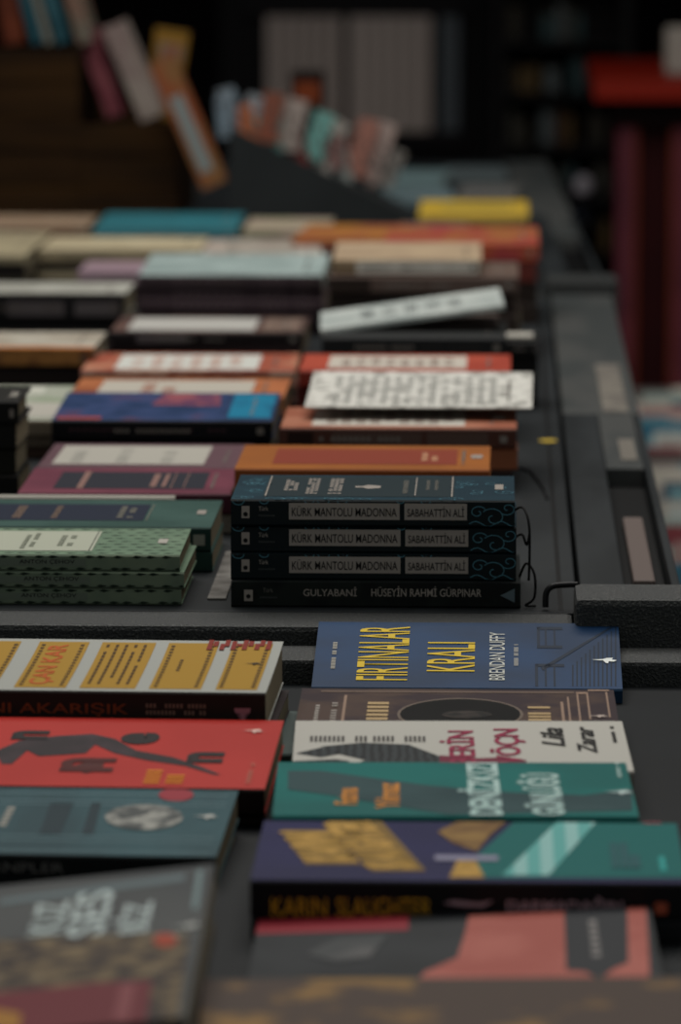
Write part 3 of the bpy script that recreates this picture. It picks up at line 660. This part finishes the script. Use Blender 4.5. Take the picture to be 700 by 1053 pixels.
for r_ in ((628, 635, 868, 894), (637, 646, 868, 894), (648, 658, 880, 894)): b.multi('building_print', [b.bx(*r_)], mat('#24565a', .5), 3)
b.multi('small_print', [b.bx(678, 684, 882, 897)], mat('#2f9c97', .5), 3)
SY = mat('#b88a22', .45)
b.text('spine_lettering', 'KARIN', *b.sb(279, 336, 923, 942), SY, 'spine', 2, .0); b.text('spine_lettering', 'SLAUGHTER', *b.sb(346, 443, 923, 942), SY, 'spine', 2, .0)
b.text('spine_lettering', 'DARMADAĞIN', *b.sb(521, 640, 922, 937), mat('#a5868f', .5), 'spine', 2, .02); b.shape('swash_mark', [(-1, 0), (-.6, .5), (.4, .1), (1, .5), (.6, -.5), (-.3, -.4)], .50, .42, .013, mat('#9c7f88', .5), 2, 'spine', .0035)
b.multi('publisher_mark', [b.sb(673, 686, 928, 940)], mat('#9c4a34', .5), 2, 'spine')
PNK = mat('#a5564c', .42, '#b2655a', 18, 'noise')
Rk = Euler((0, R(-2.5), R(.6))).to_matrix(); lk = P(668, 931, 2.305) - Rk @ Vector((.202, .155, .0150))
b = Book('paperback_book', 'salmon pink and slate novel with dark emblem patch, in front of the purple one', lk, .202, .155, .0150, mat('#1e2124', .42, '#2a2d30', 10, 'noise'), mat('#2a2426', .4), rot=(0, R(-2.5), R(.6)), group=RCG)
b.top('red_band', b.cl([(238, 962), (420, 957), (420, 940), (238, 945)]), mat('#8a2430', .45), 1)
b.top('salmon_print', b.cl([(424, 1024), (436, 1000), (470, 985), (478, 960), (482, 942), (664, 933), (668, 1002), (668, 1024)]), PNK, 1)
b.top('dark_emblem_patch', b.cl([(580, 936), (644, 930), (646, 990), (630, 997), (616, 1008), (602, 1000), (582, 998)]), mat('#2a2c30', .4), 2)
b.marks('emblem_lettering', *b.bx(604, 618, 945, 985), mat('#8a8583', .5), 1, 6, layer=3)
b.top('pale_print', b.cl([(315, 982), (345, 966), (400, 962), (380, 985), (345, 990)]), mat('#5d5c5c', .5, '#464849', 30, 'noise'), 2)
xq = P(220, 1045, 2.06).x
b = Book('paperback_book', 'brown and ochre novel nearest the camera, cut by the bottom of the picture', (xq, 1.953, ZF+.0188), .232, .135, .014, mat('#4a3b33', .45, '#94703c', 22, 'noise', lo=.5, hi=.66), mat('#2a2220', .4), yaw=R(3.4), group=RCG)
b2 = Book('paperback_book', 'dark book supporting the brown and ochre novel nearest the camera', (xq+.003, 1.957, ZF+.0002), .226, .133, .0184, mat('#221d1c', .5), yaw=R(3.4), group=RCG)

# ------------------------------------------------------------------ front case, left column
LCG = 'novels in the left row of the front case'
def left(label, xr, yf, D_, W, T, L, cover, spine, rise, yaw, curl=0, page=None):
    p = P(xr, yf, D_); pitch = math.asin(rise/W); Rm = Euler((pitch, 0, R(yaw))).to_matrix()
    loc = p - Rm @ Vector((L, 0, T))
    return Book('paperback_book', label, loc, L, W, T, cover, spine, yaw=R(yaw), pitch=pitch, group=LCG, curl=curl, page=page), loc
def prop(label, loc, L, W, T, c, dx=0, yaw=0):
    return Book('paperback_book', label, (loc.x+dx, loc.y+.004, loc.z), L, W, T, mat(c, .5), yaw=R(yaw), group=LCG)
WY = mat('#9fa09a', .42)
yb, lo = left('white novel with yellow ticket panels on its cover, dark brown spine', 273, 713, 2.72, .142, .024, .235, WY, mat('#1d1310', .45), .004, -1.6, curl=.003)
OC = mat('#a07a20', .45); DD_ = mat('#4a3312', .5)
for (x0_, x1_) in ((-70, -8), (10, 66), (78, 138), (150, 206), (219, 264)):
    a0 = yb.uv(x0_, 710)[0]; a1 = yb.uv(x1_, 710)[0]
    yb.top('ticket_panel', [(a0+.005, .06), (a1, .06), (a1, .95), (a0+.005, .95)], OC, 1)
for x_ in (-14, 16, 58, 156, 198, 224, 257):
    a0 = yb.uv(x_, 710)[0]
    yb.multi('dotted_border', [(a0, a0+.010, .1+.055*k, .13+.055*k) for k in range(15)], DD_, 2)
for j in range(5):
    a0 = yb.uv(86+10*j, 710)[0]; rg = random.Random(j)
    yb.multi('small_print', [(a0, a0+.008, .14+.065*k, .19+.065*k) for k in range(12) if rg.random() < .9], DD_, 2)
a0 = yb.uv(24, 710)[0]; a1 = yb.uv(50, 710)[0]
yb.text('title_lettering', 'ÇAN KAR', a0, a1, .12, .9, mat('#b0521a', .5), bold=.02)
a0 = yb.uv(175, 700)[0]; yb.marks('small_print', a0, a0+.015, .42, .66, DD_, 1, 5); u, v = yb.uv(260, 684); bird(yb, u, v, .0055, mat('#3c3020', .5))
rs = [b_ for b_ in (yb.bx(214+6*k, 219+6*k, 663+(k % 3)*2, 672-(k % 2)*3) for k in range(11))]
yb.multi('red_stamp', rs, mat('#7c2418', .5), 3)
yb.text('spine_lettering', 'KANI AKARIŞIK', *yb.sb(-45, 132, 721, 735), mat('#6a3018', .5), 'spine', 2, .01)
yb.marks('small_print', *yb.sb(150, 213, 722, 736), mat('#6a5248', .5), 2, 16, 'spine'); yb.shape('publisher_mark', [(-1, .6), (1, .6), (.9, 0), (.3, -.2), (.3, -1), (-.2, -1), (-.3, 0), (-.9, 0)], .94, .5, .005, mat('#94606a', .5), 2, 'spine', .0045)
n = 2; h = (lo.z-ZF)/n
for i in range(n):
    prop(('dark book directly beneath the novel with yellow ticket panels', 'dusky book at the bottom beneath the novel with yellow ticket panels')[i], Vector((lo.x+(.002, .017)[i], lo.y-.002, lo.z-(i+1)*h+.0002)), .237, .138, h-.0004, ('#2a2020', '#4a5552')[i], yaw=-1.6)
rb, lo = left('bright red novel with black figure and scattered letters on its cover', 272, 812, 2.572, .140, .016, .225, mat('#a81f15', .38, '#b0241a', 8, 'noise'), mat('#1a0f0e', .45), .0135, -1.8)
KB = mat('#1a1415', .45)
for t_, bx_ in (('n', (12, 50, 752, 761)), ('e', (124, 164, 754, 766)), ('n', (192, 230, 774, 785))): rb.text('scattered_lettering', t_, *rb.bx(*bx_), KB, bold=.05)
rb.text('scattered_lettering', 'n', *rb.bx(62, 118, 780, 794), mat('#4a1512', .5), bold=.02)
rb.top('figure_print', rb.cl([(-5, 773), (20, 762), (60, 757), (95, 755), (118, 760), (140, 772), (178, 779), (205, 788), (227, 797), (220, 797), (190, 788), (150, 782), (118, 775), (98, 766), (88, 775), (40, 778), (28, 772), (12, 786), (2, 786)]), mat('#241a1e', .42, '#3a2a30', 30, 'noise'), 1)
rb.top('figure_print', rb.cl([(72, 789), (88, 784), (108, 784), (104, 792), (88, 796)]), mat('#4a1815', .45), 1)
OY = mat('#d07a1c', .5)
rb.marks('title_lettering', *rb.bx(149, 166, 791, 806), OY, 1, 4, fill=.95); rb.marks('title_lettering', *rb.bx(171, 190, 793, 806), OY, 1, 4, fill=.95, seed=7)
u, v = rb.uv(260, 752); bird(rb, u, v, .0065, mat('#dcb5aa', .5)); rb.marks('small_print', *rb.bx(255, 260, 785, 806), mat('#c06a5a', .5), 1, 12, fill=.9)
prop('dark hardback beneath the bright red novel', Vector((lo.x+.002, lo.y, ZF+.0002)), .222, .12, lo.z-ZF-.0006, '#221b1b', yaw=-1.8)
TD = mat('#2c5158', .4, '#203f46', 7, 'noise', stretch=(2, .6, 1))
tb, lo = left('dark teal novel with silver oval medallion on its cover', 222, 882, 2.42, .135, .0175, .215, TD, mat('#0d1112', .45), .009, -1.9)
ovalp(tb, 'silver_medallion', 148, 841, 40, 13, mat('#9b9a93', .5, '#4a4d4d', 80, 'noise', lo=.4, hi=.6), 2); ovalp(tb, 'red_seal', 181, 818, 18, 6.5, mat('#96323c', .5), 2)
LT = mat('#668086', .5)
for y in (.05, .20, .27, .74, .80, .90): tb.topr('thin_line', .0, .98, y, y+.012, LT, 1)
u, v = tb.uv(211, 840); bird(tb, u, v, .007, WH2); tb.marks('title_lettering', *tb.bx(3, 12, 829, 850), WHT, 1, 5, fill=.9)
tb.top('dark_band_print', tb.cl([(40, 858), (62, 858), (76, 826), (52, 826)]), mat('#122b33', .4), 1); tb.top('dark_band_print', tb.cl([(84, 858), (96, 858), (104, 826), (94, 826)]), mat('#122b33', .4), 1)
tb.text('spine_lettering', 'FERNPLER', *tb.sb(-30, 66, 886, 896), mat('#5c5a58', .5), 'spine', 2, .01)
prop('black book beneath the dark teal novel with silver medallion', Vector((lo.x+.002, lo.y, ZF+.0002)), .213, .118, lo.z-ZF-.0006, '#181919', yaw=-1.9)
GA = mat('#3f4244', .38, '#4c4e4e', 5, 'noise')
pb = P(221, 888, 2.2); Lg, Wg, Tg = .195, .262, .012
Rg = Euler((R(2.2), R(-6.5), R(.5)), 'XYZ').to_matrix()
loc = pb - Rg @ Vector((Lg, Wg, Tg))
gb = Book('large_album', 'large grey album with white block letters and brown photographs, nearest on the left', loc, Lg, Wg, Tg, GA, mat('#222222', .4), rot=(R(2.2), R(-6.5), R(.5)), group=LCG)
l2 = pb - Rg @ Vector((Lg-.002, Wg-.002, Tg+.0195))
Book('paperback_book', 'dark brown thick book directly beneath the large grey album', l2, .19, .255, .019, mat('#1f1a16', .5), rot=(R(2.2), R(-6.5), R(.5)), group=LCG)
Book('paperback_book', 'black book at the bottom under the large grey album', (pb.x-.112, pb.y-.25, ZF+.0002), .106, .20, .020, mat('#121211', .5), group=LCG)
WL = mat('#b9c5c3', .5)
for t_, bx_, sk in (('KUZ', (34, 68, 929, 961), .05), ('SES', (74, 112, 918, 963), .05), ('BİZ', (116, 154, 930, 960), .05)): gb.text('title_lettering', t_, *gb.bx(*bx_), WL, bold=.02)
PH = mat('#332926', .45, '#7d6a4c', 70, 'noise', lo=.42, hi=.62, c3='#8d8a80')
gb.top('photo_strip', gb.cl([(-20, 968), (170, 960), (195, 962), (180, 1062), (150, 1062), (150, 1010), (-20, 1025)]), PH, 1)
gb.top('crimson_block', gb.cl([(-30, 1024), (100, 1012), (156, 1009), (146, 1070), (-40, 1070)]), mat('#6a1c26', .4), 2); gb.top('pink_bar', gb.cl([(124, 1014), (140, 1013), (132, 1052), (116, 1052)]), mat('#86484c', .5), 3)
gb.top('ochre_block', gb.cl([(-20, 1036), (22, 1044), (20, 1060), (-20, 1060)]), mat('#a5742c', .5), 3)
ovalp(gb, 'orange_spot', 170, 968, 12, 7, mat('#a5452f', .5), 3); u, v = gb.uv(191, 953); bird(gb, u, v, .0075, WH2)
gb.top('pale_stripe', gb.cl([(197, 935), (203, 935), (209, 895), (203, 895)]), mat('#76898a', .5), 1); gb.top('pale_stripe', gb.cl([(0, 925), (190, 899), (190, 906), (0, 931)]), mat('#657275', .5), 1)

# ------------------------------------------------------------------ crate with leaning books
WOOD = mat('#2f1e0c', .7, '#1f1308', 12, 'noise', .3, stretch=(.2, 1, 3))
cr = empty('wooden_crate', (P(0, 200, 6.35).x, 6.50, ZT)); tag(cr, 'dark brown stepped wooden crate at the back left holding leaning books', 'crate')
zc = lambda y, d=6.5: P(100, y, d).z-ZT
xa = P(-60, 200, 6.5).x-cr.location.x; xb = P(81, 200, 6.5).x-cr.location.x; xc = P(184, 200, 6.5).x-cr.location.x
hA, hB = zc(50), zc(128)
def slat_front(name, x0, x1, h, n):
    bm = bmesh.new(); s = h/n
    for k in range(n): add_box(bm, x0, x1, 0, .014, k*s+.001, (k+1)*s-.001, .001)
    return bm_obj(name, bm, WOOD, cr)
slat_front('front_boards', xa, xb, hA, 5); slat_front('front_boards', xb+.0005, xc, hB, 3)
box('back_board', xa, xc, .33, .342, 0, hB+.02, WOOD, cr, .001); box('side_board', xc-.012, xc, .0145, .3295, 0, hB-.002, WOOD, cr, .001); box('side_board', xa, xa+.012, .0145, .3295, 0, hA-.002, WOOD, cr, .001)
box('divider', xb-.012, xb, .0145, .3295, 0, hA-.002, WOOD, cr, .001); box('shelf', xa+.0125, xb-.0125, .0145, .3295, hA-.05, hA-.038, WOOD, cr, .001); box('shelf', xb+.0005, xc-.0125, .0145, .3295, hB-.03, hB-.018, WOOD, cr, .001)
def standing(label, pb, pt, D_, T, W, cov, sp=None, group='books leaning in the crate', name='paperback_book', grp=True):
    """a book standing on its tail, spine to the front; pb = foot of its left edge, pt = head of the same edge"""
    a = P(*pb, D_); c = P(*pt, D_); v = c-a; th = math.atan2(v.z, v.x); L = math.hypot(v.x, v.z)
    # local X -> (cos th, 0, sin th), rotation about Y by -th ; local Z then points left, so start from the right edge
    return Book(name, label, tuple(a+Vector((math.sin(th)*T, 0, -math.cos(th)*T))), L, W, T, cov, sp, rot=(0, -th, 0), group=group)
standing('dark red book leaning left in the crate, left of the white spined one', (110, 122), (78, 36), 6.58, .026, .12, mat('#5c2a33', .5, '#6d3a40', 30, 'noise'))
b = standing('off white spined book leaning left in the crate', (145, 126), (104, 30), 6.57, .030, .12, mat('#8a8078', .5, '#7a6a66', 12, 'noise'))
b = standing('yellow ochre illustrated book standing behind the leaning orange one', (147, 119), (160, 28), 6.71, .050, .02, mat('#6a4c1c', .5, '#7c5c22', 14, 'noise'), group='books leaning in the crate')
b.topr('picture', .3, .9, .2, .8, mat('#5d4a3d', .5), 1); b.spiner('picture', .25, .85, .12, .8, mat('#6d665c', .5, '#7d4a34', 25, 'noise'), 1)
b = standing('orange edged grey blue book leaning against the crate side', (208, 196), (153, 68), 6.46, .038, .03, mat('#6d3a20', .5), mat('#7a5a38', .5, '#84492e', 14, 'noise'))
b.spiner('picture', .12, .72, .3, .78, mat('#7a8585', .5), 1)
b = standing('rust brown book upright at the left edge of the crate', (4, 46), (-6, -25), 6.58, .03, .12, mat('#5c2a18', .5, '#4a2012', 20, 'noise'))
b = standing('teal spined book leaning in the crate top, left of its white neighbour', (33, 46), (11, -30), 6.575, .018, .12, mat('#1f444e', .5))
b = standing('pale grey book leaning in the crate top', (47, 46), (25, -30), 6.57, .010, .12, mat('#6f6e66', .5))
b = standing('blue green book leaning in the crate top, right of the pale grey one', (58, 46), (36, -30), 6.565, .020, .12, mat('#1d3f48', .5, '#2c4f58', 18, 'noise'))
b = standing('cream book leaning rightmost in the crate top', (80, 46), (58, -30), 6.56, .022, .12, mat('#5d5e54', .5, '#6d5448', 30, 'noise'))

# dark wedge stand
W0, W1 = P(236, 215, 6.45), P(428, 214, 6.45)
hw = P(240, 130, 6.45).z-ZT; hl = .008; wl = W1.x-W0.x
ws = empty('sloping_stand', (W0.x, 6.45, ZT)); tag(ws, 'dark grey sloping stand covered with small colourful booklets', 'stand')
GW = mat('#26292a', .55, '#222526', 6, 'noise')
mesh_obj('side_panel', [(0, 0, 0), (wl, 0, 0), (wl, 0, hl), (0, 0, hw), (0, .012, 0), (wl, .012, 0), (wl, .012, hl), (0, .012, hw)], [(0, 1, 2, 3), (7, 6, 5, 4), (0, 4, 5, 1), (1, 5, 6, 2), (2, 6, 7, 3), (3, 7, 4, 0)], GW, ws)
sl = -math.atan2(hw-hl, wl)
mesh_obj('sloping_top', [(0, .0125, hw-.012), (wl, .0125, hl-.006), (wl, .22, hl-.006), (0, .22, hw-.012), (0, .0125, hw-.02), (wl, .0125, 0), (wl, .22, 0), (0, .22, hw-.02)], [(0, 1, 2, 3), (7, 6, 5, 4), (0, 4, 5, 1), (1, 5, 6, 2), (2, 6, 7, 3), (3, 7, 4, 0)], GW, ws)
box('back_panel', 0, .012, .0125, .22, 0, hw-.021, GW, ws, .001)
cards = [('#6b7a85', 246, 118, 40, 5, 'blue grey'), ('#a5603f', 268, 128, 44, 14, 'salmon orange'), ('#7d4a3a', 284, 130, 50, -10, 'brick'), ('#5f9a94', 292, 148, 44, 20, 'turquoise'),
         ('#9c8f88', 306, 150, 52, -12, 'cream'), ('#7a3330', 318, 155, 40, 10, 'crimson'), ('#6fa39c', 330, 158, 48, -18, 'mint'), ('#a8a39c', 340, 164, 40, 16, 'white'),
         ('#8a6a66', 352, 168, 34, -8, 'dusty pink'), ('#9aa09c', 362, 176, 42, 8, 'silver grey'), ('#96685c', 376, 178, 60, -14, 'rose'), ('#a08d86', 388, 186, 62, -20, 'pale pink'), ('#85807a', 402, 194, 40, -24, 'grey')]
for i, (c, x, y, hh, lean, nm) in enumerate(cards):
    D_ = 6.48+.014*i
    p = P(x, y, D_); tx = p.x-W0.x; zz = ZT+hw-.012+(hl-.006-hw+.012)*(tx/wl)
    hgt = hh*.00142
    th = R(90+lean)
    Book('booklet', nm+' booklet standing on the dark sloping stand', (p.x, D_, zz+.001+(.012 if lean < 0 else .0)), hgt, .010, .030, mat(c, .45, '#4a4240', 70, 'noise', lo=.55, hi=.6), rot=(0, -th, 0), group='booklets on the sloping stand')
cards2 = [('#7f8d97', 240, 104, 34, 12, 'powder blue'), ('#8d949a', 256, 108, 30, -16, 'mist grey'), ('#b0836a', 286, 116, 44, 24, 'peach'), ('#8f5a4c', 300, 140, 30, -24, 'terracotta'), ('#4f8a86', 314, 146, 40, 30, 'sea green'),
          ('#b5aea6', 334, 150, 36, -30, 'off white'), ('#7d3f3a', 350, 158, 44, 24, 'brick red'), ('#a56a60', 366, 152, 34, -20, 'coral'), ('#b3b3ae', 352, 176, 26, 30, 'pearl'), ('#8d7a74', 392, 176, 50, 18, 'fawn')]
for i, (c, x, y, hh, lean, nm) in enumerate(cards2):
    D_ = 6.495+.0145*i; p = P(x, y, D_); tx = p.x-W0.x; zz = ZT+hw-.012+(hl-.006-hw+.012)*(tx/wl); th = R(90+lean)
    Book('booklet', nm+' booklet leaning among others on the dark sloping stand', (p.x, D_+.19, zz+.004), hh*.0016, .009, .026, mat(c, .4, '#5a504c', 90, 'noise', lo=.5, hi=.62), rot=(0, -th, 0), group='booklets on the sloping stand')
bb = box('gift_box', -.024, .024, 0, .03, 0, .055, mat('#140b09', .4), None, .001)
p = P(316, 112, 6.70); bb.location = p; tag(bb, 'black box with dark orange front behind the booklets on the sloping stand', 'box')
box('orange_front', -.018, .018, -.001, .0, .008, .04, mat('#6b3016', .5), bb, 0)
pst = box('box_post', -.01, .01, .005, .025, -.10, -.0002, mat('#161616', .5), bb, 0)

# ------------------------------------------------------------------ background furniture
def bx3(name, px0, px1, py0, py1, D_, dep, m, parent=None, bev=.002, toz=None):
    a = P(px0, py0, D_); c = P(px1, py1, D_)
    o = box(name, a.x, c.x, D_, D_+dep, toz if toz is not None else c.z, a.z, m, parent, bev); return o
cb = empty('cabinet', (P(370, 100, 10.4).x, 10.4, 0)); tag(cb, 'black cabinet with pale grey slatted doors at the very back', 'cabinet')
inv = lambda o, r: setattr(o, 'location', tuple(-v for v in r.location))
BL2 = mat('#080709', .6)
for o in (bx3('body', 225, 505, -30, 160, 10.42, .4, BL2, cb, toz=0),): inv(o, cb)
def slats(name, px0, px1, n, c):
    a = P(px0, 17, 10.39); b_ = P(px1, 135, 10.39); bm = bmesh.new(); s = (b_.x-a.x)/n
    for k in range(n): add_box(bm, a.x+k*s+.0015, a.x+(k+1)*s-.0015, 10.385, 10.40, b_.z, a.z, .002)
    add_box(bm, a.x, b_.x, 10.402, 10.418, b_.z, a.z)
    o = bm_obj(name, bm, mat(c, .5), cb); inv(o, cb); return o
slats('door', 273, 352, 6, '#998c86'); slats('door', 359, 443, 6, '#a39690'); slats('narrow_door', 452, 472, 2, '#50555a')
o = bx3('door_rail', 252, 478, 4, 15, 10.38, .03, mat('#100d10', .5), cb); inv(o, cb)
o = bx3('door_rail', 252, 478, 137, 150, 10.38, .03, mat('#100d10', .5), cb); inv(o, cb)

bc = empty('bookcase', (P(575, 100, 10).x, 10, 0)); tag(bc, 'tall dark bookcase in the shadows behind the table end', 'bookcase')
BC = mat('#100e0f', .6)
o = bx3('back_board', 508, 650, -120, 250, 10.3, .02, BC, bc, toz=0); inv(o, bc)
for x in (508, 640): o = bx3('side_board', x, x+8, -120, 250, 10.0, .299, BC, bc, toz=0); inv(o, bc)
shy = [-60, 42, 96, 150, 205, 260, 315]
for y in shy: o = bx3('shelf', 516.3, 639.7, y, y+6, 10.0, .298, BC, bc); inv(o, bc)
rg = random.Random(5)
pal = ['#3a3f42', '#2a3a3c', '#4a3a22', '#33312c', '#4a4f50', '#2a2620', '#3c2418']
names = ['slate', 'dark teal', 'ochre brown', 'olive', 'grey', 'umber', 'russet']
for si, y in enumerate(shy[1:6]):
    x = 520
    k = 0
    while x < 625:
        wpx = rg.choice((9, 12, 15)); hpx = rg.randint(24, 40); c = rg.randrange(7)
        a = P(x, y, 10.06)
        if rg.random() < .8:
            Book('shelf_book', '%s book on shelf %s of the dark bookcase, %s from the left' % (names[c], ('one', 'two', 'three', 'four', 'five')[si], ('first', 'second', 'third', 'fourth', 'fifth', 'sixth', 'seventh', 'eighth', 'ninth', 'tenth')[k]),
                 (a.x+wpx*.00215, 10.06, P(x, y, 10.0).z+.0005), hpx*.0021, .12, wpx*.0021-.002, mat(pal[c], .5), rot=(0, -R(90), 0), group='books in the dark bookcase')
            k += 1
        x += wpx+rg.choice((0, 1, 5))
# pale jars on a low shelf beside the table
def jar(label, px, py, D_, r, h, c):
    p = P(px, py, D_); bm = bmesh.new(); prof = [(0, 0), (r*.8, 0), (r, h*.15), (r, h*.65), (r*.6, h*.8), (r*.62, h), (0, h)]
    vs = []; fs = []; n = 20
    for (rr_, z_) in prof:
        for k in range(n): t = 2*math.pi*k/n; vs.append((rr_*math.cos(t), rr_*math.sin(t), z_-h/2))
    for i in range(len(prof)-1):
        for k in range(n): fs.append((i*n+k, i*n+(k+1) % n, (i+1)*n+(k+1) % n, (i+1)*n+k))
    o = mesh_obj('jar', vs, fs, mat(c, .25), None, smooth=True); o.location = p; bm.free(); tag(o, label, 'jar'); return p, h
lowp = P(600, 205, 8.6)
p1, h1 = jar('pale ceramic jar in the dark gap beyond the table edge', 600, 190, 8.6, .018, .036, '#8f8990')
ls = empty('low_shelf', (lowp.x, 8.6, 0)); tag(ls, 'black low shelf unit in the gap between table and red counter', 'shelf')
box('shelf_board', -.09, .035, -.05, .25, p1.z-h1/2-.0165, p1.z-h1/2-.0005, BL2, ls, .001)
p2, h2 = jar('dull blue grey jar beneath the pale one in the dark gap', 598, 216, 8.6, .022, .03, '#3d4250')
box('shelf_board', -.09, .035, -.05, .25, p2.z-h2/2-.0165, p2.z-h2/2-.0005, BL2, ls, .001)
for x in (-.09, .025): box('upright', x, x+.01, .252, .27, 0, p1.z-h1/2-.017, BL2, ls, .001)
box('back_board', -.09, .035, .2705, .28, 0, p1.z-h1/2, BL2, ls, .001)
# red counter
rc = empty('counter', (P(690, 100, 8.2).x, 8.2, 0)); tag(rc, 'dark red counter with bright orange red top on the right', 'counter')
MRN = mat('#2c0204', .5, '#240103', 5, 'noise'); PKS = mat('#5a2831', .5, '#4c212a', 8, 'noise'); ORL = mat('#6d2c0c', .45); RTOP = mat('#7c190a', .4)
def rbx(n, x0, x1, y0, y1, D_, dep, m, **k): o = bx3(n, x0, x1, y0, y1, D_, dep, m, rc, **k); inv(o, rc); return o
rbx('body', 636, 830, 112, 400, 8.25, .6, MRN, toz=0)
rbx('pilaster', 634, 651, 130, 400, 8.22, .029, PKS, toz=0); rbx('pilaster', 693, 712, 130, 400, 8.22, .029, PKS, toz=0); rbx('pilaster', 752, 770, 130, 400, 8.22, .029, PKS, toz=0)
rbx('edge_trim', 651.3, 654, 130, 400, 8.225, .024, ORL, toz=0, bev=0); rbx('edge_trim', 689.5, 692.5, 130, 400, 8.225, .024, ORL, toz=0, bev=0)
rbx('counter_top', 611, 840, 82, 104, 8.15, .8, RTOP); rbx('valance', 630, 835, 105, 129, 8.21, .03, mat('#1a0a0a', .6))
sk = box('paper_bag', 0, .05, 0, .08, 0, .085, mat('#8f8880', .6), None, .008); pp = P(684, 82, 8.3); sk.location = (pp.x, 8.3, P(684, 82, 8.15).z+.0005); tag(sk, 'pale paper bag standing on the orange red counter top', 'bag')
# side bench with magazines right of the table
zb = CAMZ-.93
bn = empty('side_bench', (.14, 4.7, 0)); tag(bn, 'low dark bench beside the display table carrying upright magazines', 'bench')
box('bench_top', .02, .7, 0, 2.2, zb-.03, zb, BL2, bn, .002)
for x in (.04, .6):
    for y in (.05, 2.1): box('leg', x, x+.04, y, y+.04, 0, zb-.0305, BL2, bn, .002)
MG = [('#8f8c86', 'white'), ('#255a6e', 'blue'), ('#8b6a66', 'rose'), ('#7d8a84', 'pale green'), ('#9a958c', 'cream'), ('#3b4c58', 'steel blue'), ('#86807a', 'warm grey'), ('#6d2f34', 'red'), ('#9aa09c', 'silver'), ('#5c7f86', 'aqua'), ('#a39d92', 'ivory'), ('#4a3f3d', 'brown')]
for i, (c, nm) in enumerate(MG):
    y = 4.78+.165*i; 
    g = Book('magazine', '%s magazine propped upright on the low side bench' % nm, (.175+.012*(i % 3), y, zb+.004), .235, .15, .010, mat(c, .45, MG[(i*5+3) % 12][0], 16, 'noise', lo=.5, hi=.56), rot=(R(64), 0, R(-6+4*(i % 4))), group='magazines on the side bench')
    g.topr('masthead', .04, .96, .78, .95, mat(MG[(i+4) % 12][0], .5), 1)
